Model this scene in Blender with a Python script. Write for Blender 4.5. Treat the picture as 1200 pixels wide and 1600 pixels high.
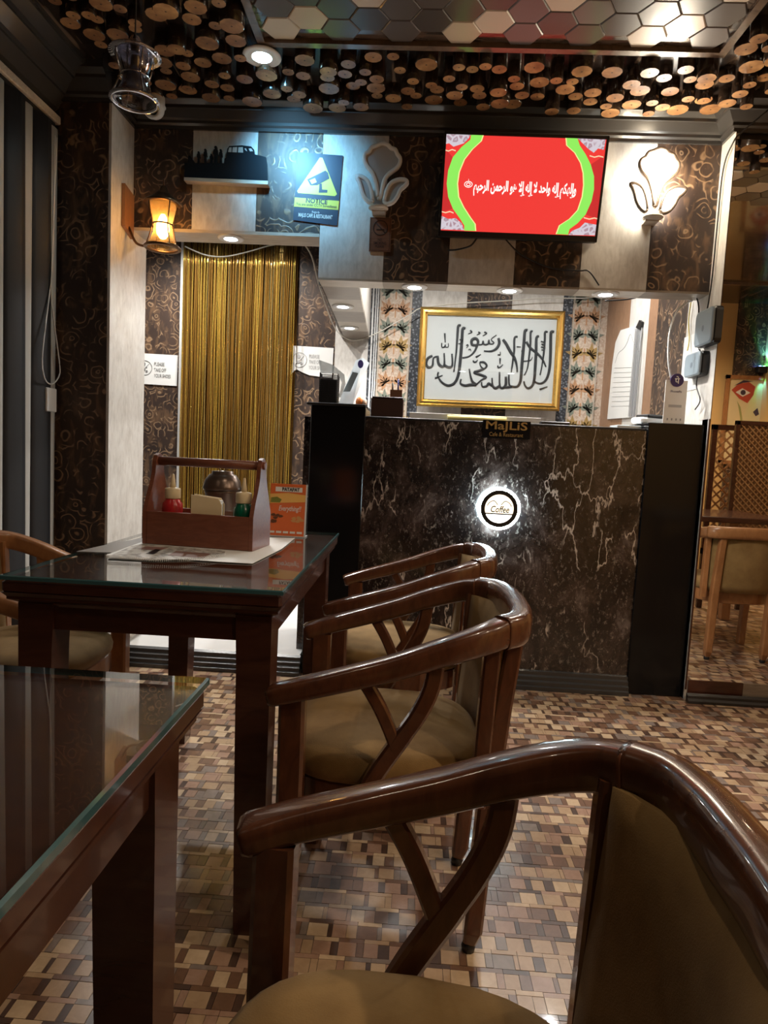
import bpy, math, random
from mathutils import Vector, Matrix
random.seed(7)
C = bpy.context.scene.collection
D = bpy.data
R_ = math.radians
for o in list(D.objects): D.objects.remove(o)

# ------------------------------------------------------------------ camera
EYE = Vector((0, 0, 1.08)); FPX = 1040.0
YAW, PIT, ROL = R_(-2.35), R_(5.1), R_(2.76)
Fw = Vector((math.sin(YAW)*math.cos(PIT), math.cos(YAW)*math.cos(PIT), -math.sin(PIT)))
r0 = Vector((math.cos(YAW), -math.sin(YAW), 0)); u0 = r0.cross(Fw)
Rt = math.cos(ROL)*r0 + math.sin(ROL)*u0; Up = -math.sin(ROL)*r0 + math.cos(ROL)*u0
cam = D.cameras.new('camera'); co = D.objects.new('camera', cam); C.objects.link(co)
cam.sensor_fit = 'VERTICAL'; cam.sensor_height = 36; cam.lens = FPX/1600*36; cam.clip_start = 0.02
M = Matrix((Rt, Up, -Fw)).transposed().to_4x4(); M.translation = EYE; co.matrix_world = M
bpy.context.scene.camera = co
def ray(x, y): return Fw + (x-600)/FPX*Rt - (y-800)/FPX*Up
def atY(x, y, Y): d = ray(x, y); return EYE + d*(Y/d.y)
def atZ(x, y, Z): d = ray(x, y); return EYE + d*((Z-EYE.z)/d.z)
def atX(x, y, X): d = ray(x, y); return EYE + d*(X/d.x)
def proj(p):
    d = Vector(p)-EYE; k = d.dot(Fw)
    return (600+FPX*d.dot(Rt)/k, 800-FPX*d.dot(Up)/k, k)

# ------------------------------------------------------------------ world, exposure, area light
w = D.worlds.new('world'); bpy.context.scene.world = w; w.use_nodes = True
w.node_tree.nodes['Background'].inputs[0].default_value = (0.9, 0.75, 0.6, 1)
w.node_tree.nodes['Background'].inputs[1].default_value = 0.02
vs = bpy.context.scene.view_settings
vs.view_transform = 'Standard'; vs.look = 'None'; vs.exposure = 0.85; vs.gamma = 1; vs.use_curve_mapping = False

def light(kind, loc, power, color, size=0.05, aim=None, spot=None, blend=0.6, sizey=None, name=None):
    l = D.lights.new(name or (kind.lower()+'_lamp'), kind); l.energy = power; l.color = color
    if kind == 'AREA':
        l.size = size
        if sizey: l.shape = 'RECTANGLE'; l.size_y = sizey
    else: l.shadow_soft_size = size
    if kind == 'SPOT': l.spot_size = R_(spot or 100); l.spot_blend = blend
    o = D.objects.new(l.name, l); C.objects.link(o); o.location = loc
    if aim is not None:
        o.rotation_euler = (Vector(aim)-Vector(loc)).to_track_quat('-Z', 'Y').to_euler()
    return o

# ------------------------------------------------------------------ materials
def mat(name, col=(0.5,0.5,0.5), rough=0.5, metal=0, emit=None, es=1, coat=0, spec=0.5, sheen=0, trans=0, ior=1.5, alpha=1, coatr=0.06):
    m = D.materials.new(name); m.use_nodes = True
    b = m.node_tree.nodes['Principled BSDF']
    b.inputs['Base Color'].default_value = (*col, 1); b.inputs['Roughness'].default_value = rough
    b.inputs['Metallic'].default_value = metal; b.inputs['Coat Weight'].default_value = coat
    b.inputs['Coat Roughness'].default_value = coatr
    b.inputs['Specular IOR Level'].default_value = spec; b.inputs['Sheen Weight'].default_value = sheen
    b.inputs['Transmission Weight'].default_value = trans; b.inputs['IOR'].default_value = ior
    b.inputs['Alpha'].default_value = alpha
    if emit: b.inputs['Emission Color'].default_value = (*emit, 1); b.inputs['Emission Strength'].default_value = es
    return m
class NT:
    def __init__(s, m): s.t = m.node_tree; s.b = s.t.nodes['Principled BSDF']
    def n(s, k, **kw):
        x = s.t.nodes.new(k)
        for a, v in kw.items():
            if a.startswith('i_'):
                key = a[2:]; key = int(key) if key.isdigit() else key
                x.inputs[key].default_value = v
            else: setattr(x, a, v)
        return x
    def l(s, a, b): s.t.links.new(a, b)
    def coord(s, scale=(1,1,1), rot=(0,0,0)):
        tc = s.n('ShaderNodeTexCoord'); mp = s.n('ShaderNodeMapping')
        mp.inputs['Scale'].default_value = scale; mp.inputs['Rotation'].default_value = rot
        g = s.n('ShaderNodeNewGeometry'); s.l(g.outputs['Position'], mp.inputs[0]); return mp.outputs[0]
    def noise(s, vec, sc, det=4, rough=.55, dist=0):
        x = s.n('ShaderNodeTexNoise'); s.l(vec, x.inputs['Vector'])
        x.inputs['Scale'].default_value = sc; x.inputs['Detail'].default_value = det
        x.inputs['Roughness'].default_value = rough; x.inputs['Distortion'].default_value = dist; return x.outputs[0]
    def ramp(s, f, stops):
        x = s.n('ShaderNodeValToRGB'); e = x.color_ramp.elements
        while len(e) < len(stops): e.new(0.5)
        for q, (p, c) in zip(e, stops): q.position = p; q.color = (*c, 1) if len(c) == 3 else c
        s.l(f, x.inputs[0]); return x.outputs[0]
    def math(s, op, a, b=None, c=None):
        x = s.n('ShaderNodeMath', operation=op)
        for i, v in enumerate((a, b, c)):
            if v is None: continue
            if isinstance(v, (int, float)): x.inputs[i].default_value = v
            else: s.l(v, x.inputs[i])
        return x.outputs[0]
    def mix(s, f, a, b):
        x = s.n('ShaderNodeMix', data_type='RGBA')
        for i, v in ((0, f), (6, a), (7, b)):
            if isinstance(v, (int, float)): x.inputs[i].default_value = v
            elif isinstance(v, tuple): x.inputs[i].default_value = (*v, 1)
            else: s.l(v, x.inputs[i])
        return x.outputs[2]
    def col(s, c): s.l(c, s.b.inputs['Base Color'])
    def bump(s, h, st=0.2, d=0.002):
        x = s.n('ShaderNodeBump'); x.inputs['Strength'].default_value = st; x.inputs['Distance'].default_value = d
        s.l(h, x.inputs['Height']); s.l(x.outputs[0], s.b.inputs['Normal'])

def wood(name, c1, c2, rough=.28, coat=.5, scale=(3, 3, 30), sc=3):
    m = mat(name, c1, rough, coat=coat); t = NT(m); v = t.coord(scale)
    f = t.noise(v, sc, 5, .6, 1.2); t.col(t.ramp(f, [(.3, c1), (.7, c2)])); return m
W_CHAIR = wood('varnished_mahogany', (.062, .021, .010), (.115, .040, .017), .26, .6, (14, 14, 5), 2)
W_TABLE = wood('dark_table_wood', (.04, .013, .008), (.07, .024, .013), .26, .4, (3, 12, 12), 2)
W_CADDY = wood('caddy_wood', (.15, .045, .024), (.22, .075, .04), .4, .15, (4, 25, 25), 3)
W_OAK = wood('pale_laminate', (.42, .36, .29), (.6, .54, .46), .4, .1, (3, 20, 20), 3)
W_GREY = wood('grey_laminate', (.2, .16, .125), (.3, .25, .2), .4, .1, (3, 20, 20), 3)
W_LIGHTCH = wood('light_brown_wood', (.25, .1, .035), (.36, .16, .06), .3, .5, (10, 10, 5), 2)

def wallpaper_brown():
    m = mat('scroll_wallpaper', (.05,.03,.02), .42); t = NT(m); v = t.coord((1,1,1))
    cl = t.noise(v, 3.0, 3, .5); patches = t.ramp(cl, [(.35, (.030,.020,.017)), (.65, (.060,.036,.026))])
    dn = t.n('ShaderNodeTexNoise'); dn.inputs['Scale'].default_value = 9; t.l(v, dn.inputs['Vector'])
    sc_ = t.n('ShaderNodeVectorMath', operation='SCALE'); sc_.inputs['Scale'].default_value = .07; t.l(dn.outputs[1], sc_.inputs[0])
    ad = t.n('ShaderNodeVectorMath', operation='ADD'); t.l(v, ad.inputs[0]); t.l(sc_.outputs[0], ad.inputs[1])
    vo = t.n('ShaderNodeTexVoronoi'); vo.inputs['Scale'].default_value = 12.5; t.l(ad.outputs[0], vo.inputs['Vector'])
    s = t.math('FRACT', t.math('MULTIPLY', vo.outputs['Distance'], 3.6)); s = t.math('ABSOLUTE', t.math('SUBTRACT', s, .5))
    line = t.ramp(s, [(.0, (1,1,1)), (.08, (.7,.7,.7)), (.17, (0,0,0))])
    mk = t.ramp(t.noise(v, 13, 2, .5), [(.44, (0,0,0)), (.54, (1,1,1))])
    f = t.math('MULTIPLY', line, mk)
    vv = t.coord((1, 1, .35)); fl = t.ramp(t.noise(vv, 26, 2, .6, .6), [(.50, (0,0,0)), (.68, (1,1,1))])
    c = t.mix(t.math('MULTIPLY', fl, .5), patches, (.22,.125,.065))
    t.col(t.mix(t.math('MULTIPLY', f, .9), c, (.34,.22,.13))); t.bump(f, .3, .002)
    t.l(t.math('SUBTRACT', .45, t.math('MULTIPLY', f, .15)), t.b.inputs['Roughness']); return m
def wallpaper_pale():
    m = mat('pale_fibre_wallpaper', (.55,.52,.47), .42); t = NT(m)
    a = t.noise(t.coord((1,1,.3)), 55, 4, .65, .5); b = t.noise(t.coord((1,1,.6)), 12, 4, .6, .8)
    f = t.math('ADD', t.math('MULTIPLY', a, .5), t.math('MULTIPLY', b, .5))
    t.col(t.ramp(f, [(.35, (.52,.49,.45)), (.5, (.64,.61,.57)), (.62, (.72,.70,.66))])); t.bump(a, .15, .001); return m
def marble():
    m = mat('dark_marble_laminate', (.03,.02,.016), .2, coat=.3); t = NT(m)
    v = t.coord((1.0, 1, .75)); cl = t.noise(v, 7, 8, .72, .6)
    base = t.ramp(cl, [(.36, (.006,.005,.006)), (.48, (.018,.013,.012)), (.58, (.045,.031,.027)), (.68, (.13,.105,.10))])
    warp = t.noise(t.coord((1,1,1)), 9, 3, .6)
    vm = t.n('ShaderNodeVectorMath', operation='ADD'); sc = t.n('ShaderNodeVectorMath', operation='SCALE')
    nt = t.n('ShaderNodeTexNoise'); nt.inputs['Scale'].default_value = 14; nt.inputs['Detail'].default_value = 4
    gv = t.coord((1.6, 1.6, .62)); t.l(gv, nt.inputs['Vector']); t.l(nt.outputs[1], sc.inputs[0]); sc.inputs['Scale'].default_value = .16
    t.l(gv, vm.inputs[0]); t.l(sc.outputs[0], vm.inputs[1])
    vo = t.n('ShaderNodeTexVoronoi', feature='DISTANCE_TO_EDGE'); vo.inputs['Scale'].default_value = 5.2; t.l(vm.outputs[0], vo.inputs['Vector'])
    edge = t.ramp(vo.outputs['Distance'], [(0, (1,1,1)), (.010, (.75,.75,.75)), (.028, (0,0,0))])
    mk = t.ramp(t.noise(t.coord((1,1,.8)), 5.3, 2, .5), [(.47, (0,0,0)), (.53, (1,1,1))])
    fine = t.ramp(t.noise(t.coord((1,1,.6)), 60, 5, .8), [(.56, (0,0,0)), (.68, (1,1,1))])
    c = t.mix(t.math('MULTIPLY', fine, .6), base, (.36,.31,.28))
    t.col(t.mix(t.math('MULTIPLY', t.math('MULTIPLY', edge, mk), .9), c, (.62,.55,.5))); return m
BROWN = wallpaper_brown(); PALE = wallpaper_pale(); MARB = marble()
BLACK = mat('black_gloss_laminate', (.007,.007,.008), .14, spec=.25)
BLK = mat('black_plastic', (.012,.012,.013), .4); DARK = mat('dark_moulding', (.028,.026,.025), .32)
WHITE = mat('white_plastic', (.75,.75,.74), .35); PAPER = mat('white_paper', (.78,.78,.76), .6)
CREAM = mat('cream_plastic', (.75,.62,.40), .35)
FAB = mat('olive_velvet', (.2,.125,.055), .85, sheen=.08, spec=.2)
t = NT(FAB); f = t.noise(t.coord(), 9, 4, .6); g = t.noise(t.coord(), 420, 2, .7)
t.col(t.ramp(f, [(.3, (.17,.095,.030)), (.7, (.27,.165,.062))])); t.bump(g, .35, .0012)
GLD = mat('gold_frame', (.85,.55,.16), .22, metal=.9); GOLDP = mat('gold_print', (.5,.33,.12), .35, metal=.5)
CHROME = mat('smoked_chrome', (.55,.55,.6), .06, metal=1); BRONZE = mat('bronze_metal', (.16,.09,.05), .3, metal=.9)
EMW = lambda n, c, s: mat(n, (0,0,0), .5, emit=c, es=s)
LED = EMW('led_disc', (.93, .97, 1), 14)
def panes(name, tint=(1,1,1), gl=1.0, ior=1.5, rough=0.0):
    m = D.materials.new(name); m.use_nodes = True; nt = m.node_tree; nt.nodes.clear()
    o = nt.nodes.new('ShaderNodeOutputMaterial'); mx = nt.nodes.new('ShaderNodeMixShader'); fr = nt.nodes.new('ShaderNodeMath')
    lw = nt.nodes.new('ShaderNodeLayerWeight'); lw.inputs[0].default_value = .5; pw = nt.nodes.new('ShaderNodeMath'); pw.operation = 'POWER'; pw.inputs[1].default_value = 5
    f0 = ((ior-1)/(ior+1))**2; fr.operation = 'MULTIPLY_ADD'; fr.inputs[1].default_value = 1-f0; fr.inputs[2].default_value = f0
    nt.links.new(lw.outputs['Facing'], pw.inputs[0]); nt.links.new(pw.outputs[0], fr.inputs[0])
    tr = nt.nodes.new('ShaderNodeBsdfTransparent'); g = nt.nodes.new('ShaderNodeBsdfGlossy')
    tr.inputs[0].default_value = (*tint, 1); g.inputs['Roughness'].default_value = rough
    g.inputs[0].default_value = (gl, gl, gl, 1)
    nt.links.new(fr.outputs[0], mx.inputs[0]); nt.links.new(tr.outputs[0], mx.inputs[1]); nt.links.new(g.outputs[0], mx.inputs[2])
    nt.links.new(mx.outputs[0], o.inputs[0]); return m
GLASS = panes('clear_glass', (.92,.97,.95), ior=1.85); GLASSEDGE = mat('green_glass_edge', (.035,.10,.115), .1, spec=.8, coat=.5)
MIRROR = mat('mirror_silver', (.86,.84,.8), .0, metal=1)

# ------------------------------------------------------------------ mesh builder
class MB:
    def __init__(s): s.v = []; s.f = []; s.m = []; s.sm = []
    def add(s, vs, fs, mi=0, smooth=False):
        k = len(s.v); s.v += [tuple(v) for v in vs]; s.f += [tuple(k+i for i in f) for f in fs]
        s.m += [mi]*len(fs); s.sm += [smooth]*len(fs); return s
    def box(s, a, b, mi=0, T=None):
        (x0,y0,z0), (x1,y1,z1) = a, b
        vs = [Vector(p) for p in ((x0,y0,z0),(x1,y0,z0),(x1,y1,z0),(x0,y1,z0),(x0,y0,z1),(x1,y0,z1),(x1,y1,z1),(x0,y1,z1))]
        if T: vs = [T @ v for v in vs]
        return s.add(vs, ((0,3,2,1),(4,5,6,7),(0,1,5,4),(1,2,6,5),(2,3,7,6),(3,0,4,7)), mi)
    def bbox(s, a, b, c=.004, mi=0, T=None):   # box with chamfered vertical and horizontal edges
        (x0,y0,z0), (x1,y1,z1) = a, b; r = []
        for z, i in ((z0, c), (z0+c, 0), (z1-c, 0), (z1, c)):
            X0, X1, Y0, Y1 = x0+i, x1-i, y0+i, y1-i; e = c
            r.append([(X0+e,Y0,z),(X1-e,Y0,z),(X1,Y0+e,z),(X1,Y1-e,z),(X1-e,Y1,z),(X0+e,Y1,z),(X0,Y1-e,z),(X0,Y0+e,z)])
        return s.loft(r, mi, T=T)
    def loft(s, rings, mi=0, closed=True, caps=True, smooth=False, T=None):
        n = len(rings[0]); vs = [Vector(p) for r in rings for p in r]
        if T: vs = [T @ v for v in vs]
        fs = []
        for i in range(len(rings)-1):
            for j in range(n if closed else n-1):
                k = (j+1) % n; fs.append((i*n+j, i*n+k, (i+1)*n+k, (i+1)*n+j))
        s.add(vs, fs, mi, smooth); b = len(s.v)-len(vs)
        if caps and closed:
            s.f += [tuple(b+i for i in reversed(range(n))), tuple(b+(len(rings)-1)*n+i for i in range(n))]
            s.m += [mi]*2; s.sm += [False]*2
        return s
    def lathe(s, prof, c=(0,0,0), n=24, mi=0, smooth=True, T=None, caps=True):
        c = Vector(c)
        return s.loft([[c+Vector((r*math.cos(a), r*math.sin(a), z)) for a in (2*math.pi*i/n for i in range(n))] for r, z in prof], mi, smooth=smooth, T=T, caps=caps)
    def cyl(s, p, q, r, n=12, mi=0, r2=None, smooth=True): return s.sweep([p, q], [(2*r, 2*r), (2*(r2 or r), 2*(r2 or r))], n=n, mi=mi, sq=2, smooth=smooth)
    def sweep(s, path, sizes, ref=(0,0,1), n=12, sq=2.0, mi=0, smooth=True, closed=False):
        P = [Vector(p) for p in path]; ref = Vector(ref); rings = []
        if not isinstance(sizes, list): sizes = [sizes]*len(P)
        for i, p in enumerate(P):
            T = (P[min(i+1, len(P)-1)]-P[max(i-1, 0)]).normalized()
            rf = ref if abs(T.dot(ref)) < .98 else Vector((1,0,0)) if abs(T.x) < .9 else Vector((0,1,0))
            a = T.cross(rf).normalized(); b = a.cross(T).normalized()
            ring = []
            for k in range(n):
                th = 2*math.pi*(k+.5)/n; ct, st = math.cos(th), math.sin(th); e = 2/sq
                ring.append(p + a*(sizes[i][0]/2*math.copysign(abs(ct)**e, ct)) + b*(sizes[i][1]/2*math.copysign(abs(st)**e, st)))
            rings.append(ring)
        return s.loft(rings, mi, smooth=smooth)
    def poly(s, pts, mi=0): return s.add(pts, [tuple(range(len(pts)))], mi)
    def prism(s, pts, d, mi=0, mis=None):     # extrude polygon by vector d
        d = Vector(d); P = [Vector(p) for p in pts]; n = len(P)
        s.add(P+[p+d for p in P], [tuple(range(n))], mi)
        b = len(s.v)-2*n; k = mi if mis is None else mis
        s.f += [tuple(b+n+i for i in reversed(range(n)))]+[(b+(i+1) % n, b+i, b+n+i, b+n+(i+1) % n) for i in range(n)]
        s.m += [k]*(n+1); s.sm += [False]*(n+1); return s
    def build(s, name, mats, parent=None, kind=None, world=True, fix=True):
        me = D.meshes.new(name); vs = s.v
        if parent is not None and world:
            o_ = parent; off = Vector((0,0,0))
            while o_ is not None: off += Vector(o_.location); o_ = o_.parent
            vs = [(v[0]-off.x, v[1]-off.y, v[2]-off.z) for v in vs]
        me.from_pydata(vs, [], s.f)
        if not isinstance(mats, (list, tuple)): mats = [mats]
        for m_ in mats: me.materials.append(m_)
        me.polygons.foreach_set('material_index', s.m); me.polygons.foreach_set('use_smooth', s.sm)
        if fix:
            import bmesh
            b = bmesh.new(); b.from_mesh(me); bmesh.ops.recalc_face_normals(b, faces=b.faces); b.to_mesh(me); b.free()
        o = D.objects.new(name, me); C.objects.link(o)
        if parent: o.parent = parent
        if kind: o['kind'] = kind
        return o
def thing(name, label, cat, loc=(0,0,0), rz=0, group=None):
    o = D.objects.new(name, None); C.objects.link(o); o.location = loc; o.rotation_euler = (0, 0, rz)
    o.empty_display_size = .1; return tag(o, label, cat, group)
def tag(o, label, cat, group=None):
    o['label'] = label; o['category'] = cat
    if group: o['group'] = group
    return o
def struct(name, loc=(0,0,0)):
    o = D.objects.new(name, None); C.objects.link(o); o.location = loc; o['kind'] = 'structure'; return o
def copy_tree(src, parent=None):
    c = src.copy(); C.objects.link(c); c.parent = parent
    for ch in list(src.children): copy_tree(ch, c)
    return c
def smooth_path(pts, n=8):                     # Catmull-Rom
    P = [Vector(p) for p in pts]; out = []
    for i in range(len(P)-1):
        a, b, c, d = P[max(i-1, 0)], P[i], P[i+1], P[min(i+2, len(P)-1)]
        for k in range(n):
            t = k/n; out.append(.5*((2*b)+(c-a)*t+(2*a-5*b+4*c-d)*t*t+(3*b-a-3*c+d)*t**3))
    return out+[P[-1]]
def tube(name, pts, r, m, parent=None, n=6, sm=6):
    return MB().sweep(smooth_path(pts, sm), (2*r, 2*r), n=n).build(name, m, parent)
def text(name, s, m, parent, origin, ex, ey, size, width=None, align='CENTER', depth=.0008, bold=0, shear=0):
    cu = D.curves.new(name, 'FONT'); cu.body = s; cu.size = 1; cu.align_x = align; cu.align_y = 'CENTER'
    cu.resolution_u = 3; cu.offset = bold; cu.shear = shear
    o = D.objects.new(name, cu); C.objects.link(o)
    bpy.context.view_layer.update(); dg = bpy.context.evaluated_depsgraph_get()
    me = D.meshes.new_from_object(o.evaluated_get(dg)); D.objects.remove(o)
    xs = [v.co.x for v in me.vertices] or [0, 1]; wd = max(xs)-min(xs); sx = size if width is None else width/wd
    cx = (max(xs)+min(xs))/2 if align == 'CENTER' else min(xs)
    off = Vector((0,0,0)); p_ = parent
    while p_ is not None: off += Vector(p_.location); p_ = p_.parent
    ex = Vector(ex).normalized(); ey = Vector(ey).normalized(); nn = ex.cross(ey)
    for v in me.vertices:
        v.co = Vector(origin)-off + ex*((v.co.x-cx)*sx) + ey*(v.co.y*size) + nn*depth
    me.materials.clear(); me.materials.append(m)
    q = D.objects.new(name, me); C.objects.link(q); q.parent = parent; return q

XW, XR, XP, XC = -1.66, 3.3, -1.385, 1.315     # left wall, right wall, pillar side, counter corner
YB, YF, YM, YN, YA = -.5, 3.2, 3.08, 2.97, 4.88
ZC = 2.66
S304 = .3045; SX0 = -.495                      # stripe pitch and one stripe joint
def is_pale(k): return k % 2 == 0              # stripe k covers SX0+k*S304 ..

# ------------------------------------------------------------------ floor
fl = struct('floor')
FT = [wood('parquet_%s' % n, a, b, .3, .15, (18, 18, 6), 2) for n, a, b in (
    ('honey', (.42,.30,.19), (.52,.38,.25)), ('tan', (.32,.21,.125), (.40,.27,.165)), ('rose', (.26,.15,.10), (.34,.21,.15)),
    ('walnut', (.12,.062,.038), (.17,.09,.055)), ('umber', (.055,.03,.021), (.085,.047,.033)), ('ash', (.16,.12,.10), (.22,.17,.145)))]
MB().box((XW, YB, -.05), (XR, YA, -.004)).build('subfloor', DARK, fl)
rest = MB(); named = []; cw, ch = .056, .054
rnd = random.Random(3)
for j in range(int((YM-YB)/ch)+2):
    for i in range(-1, int((XR-XW)/cw)+1):
        x = XW + i*cw + (.0187*((j*2) % 3)); y = YB + j*ch
        if y+ch > 3.2: continue
        a = rnd.choice([0,0,1,1,1,2,2,3,3,5]); b = rnd.choice([3,4,4,5,2,1]); c = rnd.choice([4,3,3,5,1,2,0]); sw = rnd.choice([.040,.040,.032,.046])
        for (x0, y0, x1, y1, m_) in ((x, y, x+sw, y+.041, a), (x+sw, y, x+cw, y+.041, b), (x, y+.041, x+cw, y+ch, c)):
            if x0 < XW or x1 > XR: continue
            h = rnd.choice([0, -.0003, -.0006, -.0009])
            named.append((x0, y0, x1, y1, h, m_))
def vis(p):
    q = proj(p); return q[2] > .1 and 0 < q[0] < 1200 and 0 < q[1] < 1600
def pscore(t_):
    x, y = (t_[0]+t_[2])/2, (t_[1]+t_[3])/2
    if not vis((x, y, 0)): return 99
    if -.8 < x < -.22: return 50+y
    if y < .95: return 40
    return (x*x+y*y)**.5 - 2*(t_[2]-t_[0])*(t_[3]-t_[1])/.003*.1
named.sort(key=pscore); cache = {}
for k, (x0, y0, x1, y1, h, m_) in enumerate(named):
    g = .0005
    if k < 300:
        key = (round(x1-x0, 4), round(y1-y0, 4), m_)
        if key not in cache:
            o = MB().box((g-(x1-x0)/2, g-(y1-y0)/2, -.004), ((x1-x0)/2-g, (y1-y0)/2-g, 0)).build('parquet_block', FT[m_], fl, world=False, fix=False); cache[key] = o
        else: o = cache[key].copy(); C.objects.link(o)
        o.location = ((x0+x1)/2, (y0+y1)/2, h)
    else:
        q = [(x0+g,y0+g,-.004),(x1-g,y0+g,-.004),(x1-g,y1-g,-.004),(x0+g,y1-g,-.004),(x0+g,y0+g,h),(x1-g,y0+g,h),(x1-g,y1-g,h),(x0+g,y1-g,h)]
        rest.add(q, ((4,5,6,7),(0,1,5,4),(1,2,6,5),(2,3,7,6),(3,0,4,7)), m_)
rest.build('parquet_field', FT, fl, 'stuff', fix=False)

# ------------------------------------------------------------------ walls
def panel_run(parent, axis, fixed, a, b, z0, z1, thick, cuts, mats, name='wall_panel'):
    cs = [a]+[c for c in cuts if a < c < b]+[b]
    for i in range(len(cs)-1):
        mid = (cs[i]+cs[i+1])/2; m_ = mats(mid); p, q = cs[i]+.0006, cs[i+1]-.0006
        mb = MB()
        if axis == 'x': mb.box((p, fixed, z0), (q, fixed+thick, z1))
        else: mb.box((fixed, p, z0), (fixed+thick, q, z1))
        mb.build(name, m_, parent, fix=False)
cuts = [SX0+k*S304 for k in range(-12, 20)]
stripe = lambda x: PALE if math.floor((x-SX0)/S304) % 2 == 0 else BROWN
wf = struct('wall_front')
panel_run(wf, 'x', YF, XP, SX0, 2.085, ZC, .02, cuts, stripe)
panel_run(wf, 'x', YF, SX0, XC, 1.885, ZC, .02, cuts, stripe)
MB().box((XP, YF+.02, 2.09), (SX0, YF+.15, ZC)).box((SX0, YF+.02, 1.9), (XC, YF+.125, ZC)).build('bulkhead_core', DARK, wf)
MB().box((XP, YF+.0005, 2.07), (SX0-.002, YF+.15, 2.09)).build('lintel_board', W_OAK, wf)
def ucolor(x): return W_OAK if math.floor((x-SX0)/S304) % 2 == 0 else W_GREY
panel_run(wf, 'x', YF+.0005, SX0, XC, 1.875, 1.8995, .125, cuts, ucolor, 'soffit_board')
for o in list(wf.children):
    pass
sl = struct('trim_1')                          # the soffit box running back over the left end of the counter
ys = [3.325+.31*k for k in range(6)]
for k in range(5):
    q = lambda y: (-.497-.05*(y-3.3)/1.56, -.315-.05*(y-3.3)/1.56)
    (a0, a1), (b0, b1) = q(ys[k]), q(ys[k+1]-.001)
    MB().prism([(a0, ys[k], 1.885), (a1, ys[k], 1.885), (b1, ys[k+1]-.001, 1.885), (b0, ys[k+1]-.001, 1.885)], (0, 0, .02)).build('soffit_board', W_GREY if k % 2 == 0 else W_OAK, sl)
    MB().prism([(a0-.012, ys[k], 1.88), (a0-.001, ys[k], 1.88), (b0-.001, ys[k+1], 1.88), (b0-.012, ys[k+1], 1.88)], (0, 0, .78)).build('side_board', BROWN, sl)
MB().prism([(-.315, 3.325, 1.905), (-.327, 3.325, 1.905), (-.377, 4.875, 1.905), (-.365, 4.875, 1.905)], (0, 0, .75)).build('side_board', PALE, sl)
# alcove back wall: pattern runs on behind the counter
wa = struct('wall_back')
acuts = [-1.72, -.934, -.613, -.372, -.305, -.07, .0, .32, .64, 1.0, 1.07]
BORD = mat('ornate_border_strip', (.05,.06,.07), .4)
t = NT(BORD); vo = t.n('ShaderNodeTexVoronoi'); vo.inputs['Scale'].default_value = 55; t.l(t.coord(), vo.inputs['Vector'])
t.col(t.ramp(vo.outputs['Distance'], [(.2, (.22,.24,.27)), (.5, (.03,.035,.045))]))
LEAFBG = mat('beige_leaf_ground', (.56,.44,.34), .5)
t = NT(LEAFBG); t.col(t.ramp(t.noise(t.coord(), 30, 5, .7, 1.5), [(.4, (.48,.34,.25)), (.6, (.66,.56,.46))]))
TAN = wood('rose_wood_panel', (.24,.13,.075), (.38,.22,.13), .4, .1, (20, 20, 4), 3)
def acol(x):
    for lim, m_ in ((-1.72, BROWN), (-.934, BROWN), (-.613, BROWN), (-.372, PALE), (-.305, BORD), (-.07, LEAFBG), (.0, BORD), (.32, PALE), (.64, BROWN), (1.0, PALE), (1.07, BORD)):
        if x < lim: return m_
    return LEAFBG
panel_run(wa, 'x', YA, -2.45, XC+.05, 0, ZC, .03, acuts, acol)
for x0, x1 in ((-.29, -.085), (1.085, XC-.06)):
    LF = [mat('leaf_print_%s' % n, c, .5) for n, c in (('sage', (.22,.25,.20)), ('ochre', (.42,.27,.09)), ('rust', (.5,.27,.14)), ('ink', (.17,.13,.09)))]
    mb = MB(); rr = random.Random(5); xc = (x0+x1)/2
    for r in range(11):
        z = 1.2+r*.128; m_ = (0, 1, 0, 2)[r % 4]
        for sgn in (-1, 1):
            c = Vector((xc+sgn*.048, YA-.002, z))
            for L in range(7):
                a = R_(90 - sgn*40 + (L-3)*38); l = .088 if L in (2, 3, 4) else .062; d = Vector((math.cos(a), 0, math.sin(a))); e = Vector((-d.z, 0, d.x))
                mb.add([c-d*.01, c+d*l*.45+e*.017, c+d*l, c+d*l*.45-e*.017], [(0,1,2,3)], m_)
                mb.add([c+Vector((0,-.0006,0)), c+d*l*.9+e*.0012+Vector((0,-.0006,0)), c+d*l*.9-e*.0012+Vector((0,-.0006,0))], [(0,1,2)], 3)
        mb.add([(xc-.005, YA-.0015, z-.05), (xc+.005, YA-.0015, z-.05), (xc+.005, YA-.0015, z+.045), (xc-.005, YA-.0015, z+.045)], [(0,1,2,3)], 2)
    mb.build('leaf_print', LF, wa, 'stuff')
    MB().box((x0-.012, YA-.012, 1.0), (x0-.004, YA, 2.6)).box((x1+.002, YA-.012, 1.0), (x1+.010, YA, 2.6)).build('edge_bead', W_OAK, wa)
MB().box((-.355, YA-.01, 1.0), (-.343, YA, 2.6)).box((-.333, YA-.01, 1.0), (-.325, YA, 2.6)).box((-.318, YA-.01, 1.0), (-.31, YA, 2.6)).build('cream_beading', WHITE, wa)
MB().box((-2.45, YA+.03, -.05), (XC+.2, YA+.1, ZC+.05)).build('wall_core', DARK, wa)
MB().box((-2.45, YF+.2, 0), (-2.42, YA, ZC)).build('alcove_side', BROWN, wa)
# pillar on the left
wp = struct('wall_left_pillar')
MB().box((XW, YN, 0), (XP-.012, YN+.012, ZC)).build('wall_panel', BROWN, wp)
MB().box((XP-.012, YN, 0), (XP, YF+.16, ZC)).build('wall_panel', PALE, wp)
MB().box((XW-.8, YN+.012, 0), (XP-.012, YF+.16, ZC)).build('pillar_core', DARK, wp)
MB().cyl((-1.36, 3.12, .115), (-1.36, 3.33, .115), .012, 8).build('skirting_rod', W_OAK, wp)
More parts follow.
